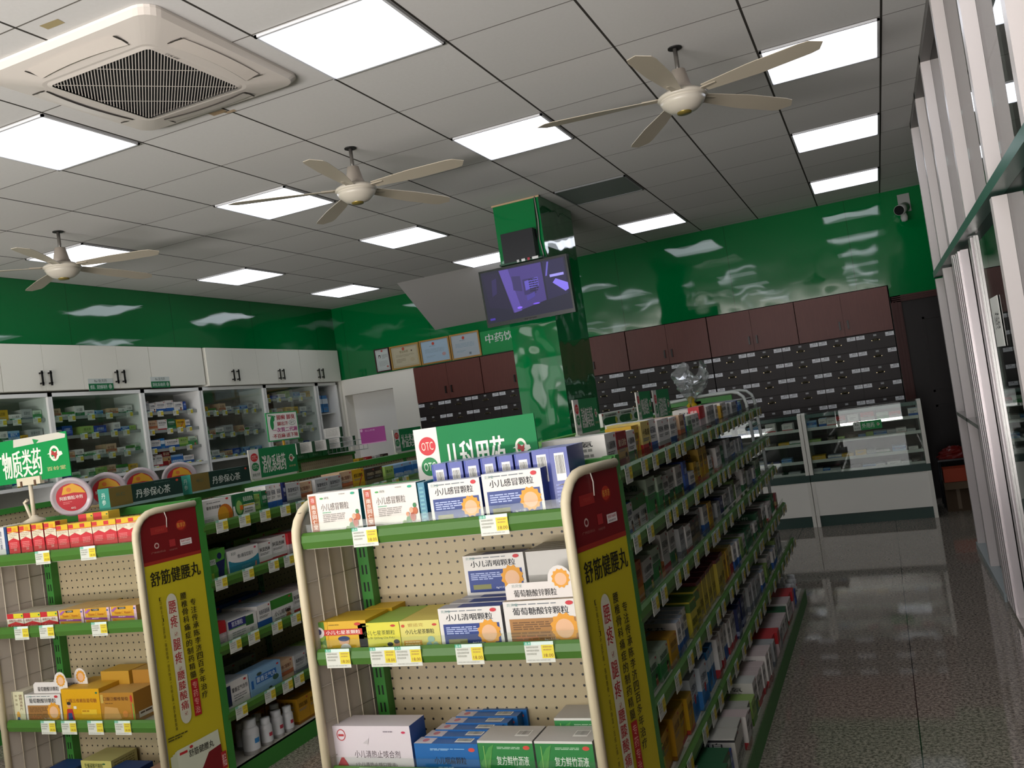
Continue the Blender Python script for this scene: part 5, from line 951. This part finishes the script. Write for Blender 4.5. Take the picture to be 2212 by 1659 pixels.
# round instant bowls tipped on edge
def bowl(x, y, z, yaw, tilt, label):
    t = empty('instant_bowl', (x, y, z), label=label, cat='bowl', group='round plastic instant granule bowls'); t.rotation_euler = (tilt, 0, yaw)
    m = MB().lathe([(.0, .075), (.05, .075), (.062, .06), (.078, .008), (.082, 0)], 28, '#b8aca4|rough=.4', c=(0, 0, 0)); o = m.build('bowl_body', t)
    m = MB().lathe([(.084, .002), (.088, -.003), (.086, -.01), (.076, -.014), (.072, -.01), (0, -.0095)], 32, '#a89ca0|rough=.2'); m.build('clear_lid', t)
    m = MB(); m.decals((-.062, -.062, 0), (.124, 0, 0), (0, .124, 0), [], 1, 1)
    for v in ([('e', .5, .5, .5, .5, '#a82a34|rough=.3', 32), ('p', [(.3, .9), (.6, .99), (.85, .82), (.98, .6), (.6, .66), (.2, .62)], '#c8962c'), ('e', .45, .78, .08, .08, '#c86a34'), ('t', '阿胶颗粒冲剂', .12, .42, .86, .56, '#d8c8c0', .03), ('l', .2, .25, .5, .36, 2, '#c86a6a'), ('t', '40G', .42, .08, .58, .15, '#d8c8c0')],): m.decals((-.062, .062, -.0105), (.124, 0, 0), (0, -.124, 0), v, 1, 1)
    m.build('lid_label', t); return t
for i, (x, y, yw, l) in enumerate(((-3.56, -1.93, .62, 'round red-labelled instant bowl nearest the clip stand'), (-3.57, -1.73, .7, 'round red-labelled instant bowl just left of the tea boxes'), (-3.6, -1.5, .7, 'round instant bowl half hidden behind the near tea box'), (-3.62, -1.22, .75, 'round instant bowl behind the junction of the tea boxes'))):
    b_ = bowl(x, y, 1.262+.078, yw, -PI/2+.22, l)
m = MB().box(0, 0, 0, .2, .1, .004, '#c9b080'); m.decals((0, 0, .004), (.2, 0, 0), (0, .1, 0), [('r', .2, .1, .8, .9, '#d0c8c4'), ('r', .3, .3, .5, .6, '#9a3038'), ('r', .55, .4, .72, .7, '#9a3038')], 1, 1)
o = m.build('box_flap_card'); o.location = (-3.76, -1.86, 1.29); o.rotation_euler = (.5, .1, .5); props(o, 'tilted tan and white carton flap card behind the clip stand', 'card')
# handwritten poster
t = empty('handwritten_poster', (-3.45, -.69, 1.262), PI/2, label='handwritten foot-care poster with green border on a yellow clip', cat='poster')
MB().box(.1, 0, 0, .19, .02, .03, '#c8942c').box(.135, .005, .03, .15, .012, .21, '#c8942c').build('yellow_clip', t)
m = MB().box(0, 0, .2, .29, .004, .365, '#3a9a5c|rough=.6'); m.decals((0, 0, .2), (.29, 0, 0), (0, 0, .165), [('r', .03, .04, .97, .96, PAPER), ('e', .16, .6, .055, .2, '#2a8a4c'), ('e', .2, .78, .06, .1, '#2a8a4c')]+[('e', .09+.045*i, .9-.012*i, .02, .03, '#2a8a4c') for i in range(5)]+[('t', '脚癣 脚臭', .32, .72, .9, .9, '#b02838', .03), ('t', '脚出汗', .32, .52, .66, .66, '#b02838', .02), ('e', .8, .6, .11, .09, '#7a8a80'), ('e', .8, .6, .1, .075, PAPER), ('t', '脚气', .74, .56, .86, .64, '#4a5a52'), ('t', '一次買二代謝', .15, .3, .94, .46, '#b8388a', .02), ('t', '·不百麻·送下陵', .12, .1, .94, .25, '#b02838', .02)], .29, .165); m.build('sheet', t)
# far gondola: white cartons, purple card
gC = 'goods on the farthest gondola'
cw_ = carton_mesh('cw', .165, .09, .1, '#cfcbc4|rough=.5', [('l', .12, .15, .88, .9, 9, '#a8a49c')], rside='#1e5a34', lside='#c4c0b8', top='#c4c0b8'); gr_ = carton_mesh('gr', .22, .2, .05, '#1e6a34|rough=.4', [('t', '百消丹', .3, .3, .7, .7, '#8ab090')], top='#2a7a3c')
for i in range(5): put(cw_, -5.4, 1.93+i*.235, 1.342, .28, ORD[i]+' upright white carton from the left on the farthest gondola', gC, cat='carton', name='carton'); put(gr_, -5.37, 1.85+i*.235, 1.2905, PI/2, ORD[i]+' flat green box under the white cartons, farthest gondola', gC)
put(cw_, -5.4, 2.66, 1.4485, .28, 'single white carton standing on top of the white carton row', gC, cat='carton', name='carton')
t = MB().box(0, 0, 0, .26, .004, .15, '#9a3a86|rough=.4'); t.decals((0, 0, 0), (.26, 0, 0), (0, 0, .15), [('r', 0, .0, 1, .06, '#c48ab4'), ('t', '贴心药膏', .2, .78, .6, .9, '#d0a0c4'), ('e', .06, .88, .05, .1, '#d0a0c4')], .26, .15)
o = t.build('promotion_card'); o.location = (-4.88, 2.5, 1.343); o.rotation_euler = (0, 0, .1); props(o, 'purple promotion card standing on the far gondola', 'card')
m = MB()
for z in (0, .05, .1): m.tube([(0, 0, z), (.3, 0, z), (.3, .25, z), (0, .25, z), (0, 0, z)], .003, 5, '#a8aca8')
for i in range(7): m.cyl((i*.05, 0, 0), (i*.05, 0, .1), .002, .002, 5, '#a8aca8'); m.cyl((i*.05, .25, 0), (i*.05, .25, .1), .002, .002, 5, '#a8aca8'); m.cyl((i*.05, 0, 0), (i*.05, .25, 0), .002, .002, 5, '#a8aca8')
o = m.build('wire_basket'); o.location = (-4.95, 2.5, 1.12+.0); props(o, 'small grey wire basket on the far gondola shelf', 'basket'); o.location = (-5.35, 2.62, 1.294)
for i, (st, l) in enumerate((('ye', 'small yellow box below the purple card'), ('rd', 'small red-topped box below the purple card'), ('wr', 'small white box left of the dark boxes'), ('bk', 'dark brown box between white box and tonic sign'))): put(gbox(st, .09, .09, .06), -5.1, 2.75+i*.16, 1.294 if False else 1.12+.0005, PI/2, l+', farthest gondola', gC)
# white and green cartons on the farther beam of the right gondola
fg = carton_mesh('fg', .31, .08, .07, WH, [('e', .28, .36, .24, .3, '#1e5a34', 24), ('r', .28, .06, .7, .66, '#1e5a34'), ('e', .7, .36, .24, .3, '#1e5a34', 24), ('e', .84, .36, .07, .26, '#b8b04a'), ('t', '复方氨酚烷胺胶囊', .2, .72, .9, .9, '#2a2a2a', .02), ('r', .01, .82, .08, .98, '#b83a3c')], top='#b8b8b0')
MB_b = MB().box(-.03, 0, 0, .03, 3.0, .03, '#5a9a3c|rough=.4').build('plank_beam'); MB_b.location = (-1.65, -1.2, 1.2555); props(MB_b, 'pale green narrow beam running beside the right gondola spine', 'beam')
for i in range(3): put(fg, -1.625, -.29+i*.315, 1.286, PI/2, ['white and green capsule box next to the nearest category sign', 'white and green capsule box, middle of the row on the beam', 'white and green capsule box partly behind the two close signs'][i], 'capsule boxes on the right gondola')
lgb = carton_mesh('lgb', .5, .09, .07, WH, [('p', [(0, 0), (1, 0), (1, .55), (.6, .35), (.25, .6), (0, .5)], '#7a9a3c'), ('t', '三联软膏', .3, .6, .8, .9, '#3a4a5a', .02)], top='#b8b8b0')
put(lgb, -1.63, 1.35, 1.286, PI/2, 'long white and lime box beside the tied plastic bag', 'capsule boxes on the right gondola')
# tied clear plastic bag of packets
random.seed(11); t = empty('tied_plastic_bag', (-1.47, 1.33, 1.32), label='crumpled clear plastic bag tied with a yellow knot on the right gondola', cat='plastic bag')
m = MB(); nu, nv = 26, 16; P_ = []
for j in range(nv):
    f = j/(nv-1); z = -.02+.26*f; r = .018+.14*math.sin(min(1, f*1.15)*PI/2)**1.6*(1-.55*max(0, f-.75)/.25); row = []
    for i in range(nu):
        a = 2*PI*i/nu; rr_ = r*(1+.3*math.sin(3*a+5*f)+.14*math.sin(7*a-4*f)+random.uniform(-.09, .09)); row.append((rr_*math.cos(a)*.55+.02*f, .1*f+rr_*math.sin(a)*1.15, z+random.uniform(-.008, .008)+(.05*math.sin(2*a+1)*f if f > .6 else 0)))
    P_.append([(a*1.25, b*1.3, c*1.0) for a, b, c in row])
for j in range(nv-1):
    for i in range(nu): k = (i+1) % nu; m.face([P_[j][i], P_[j][k], P_[j+1][k], P_[j+1][i]], 'plastic_film')
m.build('film', t)
m = MB().lathe([(.0, -.03), (.03, -.028), (.038, -.01), (.02, .008), (.026, .03), (.012, .05)], 12, '#c8a81c|rough=.4'); m.tube([(0, 0, 0), (-.01, -.04, -.01), (-.01, -.08, -.025)], .008, 6, '#c8a81c|rough=.4'); m.build('yellow_knot', t)
# clear boxes and blue carton far behind, in front of the drawers
put(carton_mesh('cb1', .3, .2, .09, '#7f9cab|rough=.2', [('t', '口罩', .12, .3, .25, .6, '#3a5a6a')], top='#8ab4c4'), -3.72, 3.95, 1.0415, 0, 'pale blue mask box on the glass counter behind the column', 'goods on the back counters')
put(carton_mesh('cb2', .36, .2, .05, '#1f6a96', top='#2a86b8'), -4.4, 3.9, 1.0415, 0, 'flat bright blue box on the glass counter left of the column', 'goods on the back counters')

# ================================================================ wall shelf and counter stock
gW = 'medicine boxes on the open middle wall bay'
WS = {}
def wallrow(mb, bay, z, items, seed):
    """boxes of one shelf into mesh MB (world coordinates); items: styles"""
    y0, y1, _ = BAYS[bay]; y = y0+.02; rr = random.Random(seed)
    while y < y1-.06:
        st = rr.choice(items); ds, base, band, b0, b1, ti, tc, tp = ST[st]; w_ = rr.uniform(.07, .14); h_ = rr.uniform(.045, .1); x = XL-.075-rr.uniform(0, .01)
        if rr.random() < .12: y += rr.uniform(.03, .1); continue
        mb.box(x-.12, y, z, x, min(y+w_, y1-.01), z+h_, base.split('|')[0]); mb.decals((x, y, z), (0, min(w_, y1-.01-y), 0), (0, 0, h_), [('r', 0, b0, 1, b1, band), ('t', ti[:4], .2, .5, .8, .8, tc), ('l', .2, .2, .8, .4, 2, '#8a8a88')], 1, 1); y += w_+.004
def wall_tags(bay, z, seed):
    y0, y1, _ = BAYS[bay]; rr = random.Random(seed); y = y0+.04
    while y < y1-.08:
        link('price_tag', TAG, UNITS[bay], loc=(y-y0, .068, z-.022)); y += rr.uniform(.12, .24)
stock = MB()
pal = ['wg', 'wb', 'gy', 'lg', 'wr', 'lb', 'gt', 'ye', 'gy', 'wb2', 'wg2', 'tn', 'bl']
for b_ in (0, 1, 2, 4, 5):
    for j, z in enumerate(SZ[b_]): wallrow(stock, b_, z-.017 if z > 1.45 else 1.4055, pal, b_*10+j)
for b_ in (1, 2, 3, 4, 5):
    for j, z in enumerate(SZ[b_]): wall_tags(b_, z, b_*7+j)
# glass counter stock
rr = random.Random(4)
for cx0, cx1 in ((-.95, .0), (-1.98, -1.03), (-4.85, -3.15)):
    for z in (.4785, .6005, .7655, .9005):
        x = cx0
        while x < cx1-.08:
            st = rr.choice(['wr', 'lb', 'wb', 'gy', 'bk', 'wg', 'wr', 'gy', 'nv', 'lg', 'ye']) if z < .89 else rr.choice(['lb', 'lb', 'rd', 'wr', 'wb', 'gt']); ds, base, band, b0, b1, ti, tc, tp = ST[st]; w_ = rr.uniform(.06, .12); h_ = rr.uniform(.025, .055) if z < .89 else rr.uniform(.06, .085)
            stock.box(x, 3.89, z, x+w_, 3.89+rr.uniform(.08, .2), z+h_, base.split('|')[0], top=tp); stock.decals((x, 3.89, z), (w_, 0, 0), (0, 0, h_), [('r', 0, b0, 1, b1, band), ('l', .2, .4, .8, .7, 2, '#8a8a88')], 1, 1)
            x += w_+rr.choice([.003, .003, .02, .06])
stock.build('boxed_stock', label='small medicine boxes behind the glass of the wall bays and counters', cat='medicine boxes', kind='stuff')
n_ = 0
for j, z in enumerate(SZ[3]):
    zz = z-.017 if z > 1.45 else 1.4055; y = BAYS[3][0]+.02
    for k_, (st, w_, h_) in enumerate([[('gy', .09, .12), ('wb2', .08, .1), ('wb', .12, .11), ('wb', .1, .12), ('wb2', .12, .1), ('bl', .04, .1)], [('nv', .05, .12), ('tn', .11, .11), ('wr', .12, .11), ('gn', .11, .11), ('ye', .12, .1), ('wb', .06, .09)], [('bl', .05, .11), ('wb', .12, .1), ('bw', .05, .11), ('wb', .18, .09), ('lg', .12, .1), ('gt', .12, .1)], [('wr', .09, .12), ('wr', .08, .12), ('dr', .1, .17), ('lb', .16, .1), ('wb', .14, .08)]][j]):
        put(gbox(st, w_, h_, .12), XL-.075, y, zz, PI/2, '%s box, %s from the left, %s of the open wall bay' % (ST[st][0].replace(' box', ''), ordw(k_), ['upper shelf', 'second shelf', 'third shelf', 'bottom board'][j]), gW); y += w_+.006
for i in range(2): put(gbox('bw', .11, .21, .12), XL-.1, 4.47+i*.13, 1.7905, PI/2, ['tall sky blue box in the narrow corner bay, left one', 'tall sky blue box in the narrow corner bay, right one'][i], gW)
for o in list(SC.objects):
    if o.type == 'MESH' and not o.data.polygons: bpy.data.objects.remove(o)

# boxes pushed to the back of the left gondola's aisle shelves
for X, z, y0, sq, wh in ((-3.2, .88, -1.4, [('gn', .05, .13, 1), ('lg', .12, .13, 3)], 'second shelf'), (-3.22, .60, -1.62, [('bl', .15, .13, 3)], 'third shelf'), (-3.22, .32, -1.7, [('gy', .14, .13, 3)], 'fourth shelf')):
    fill(X, z, y0, sq, 'pushed to the back, left gondola '+wh, gL, depth=.1, jit=.3)
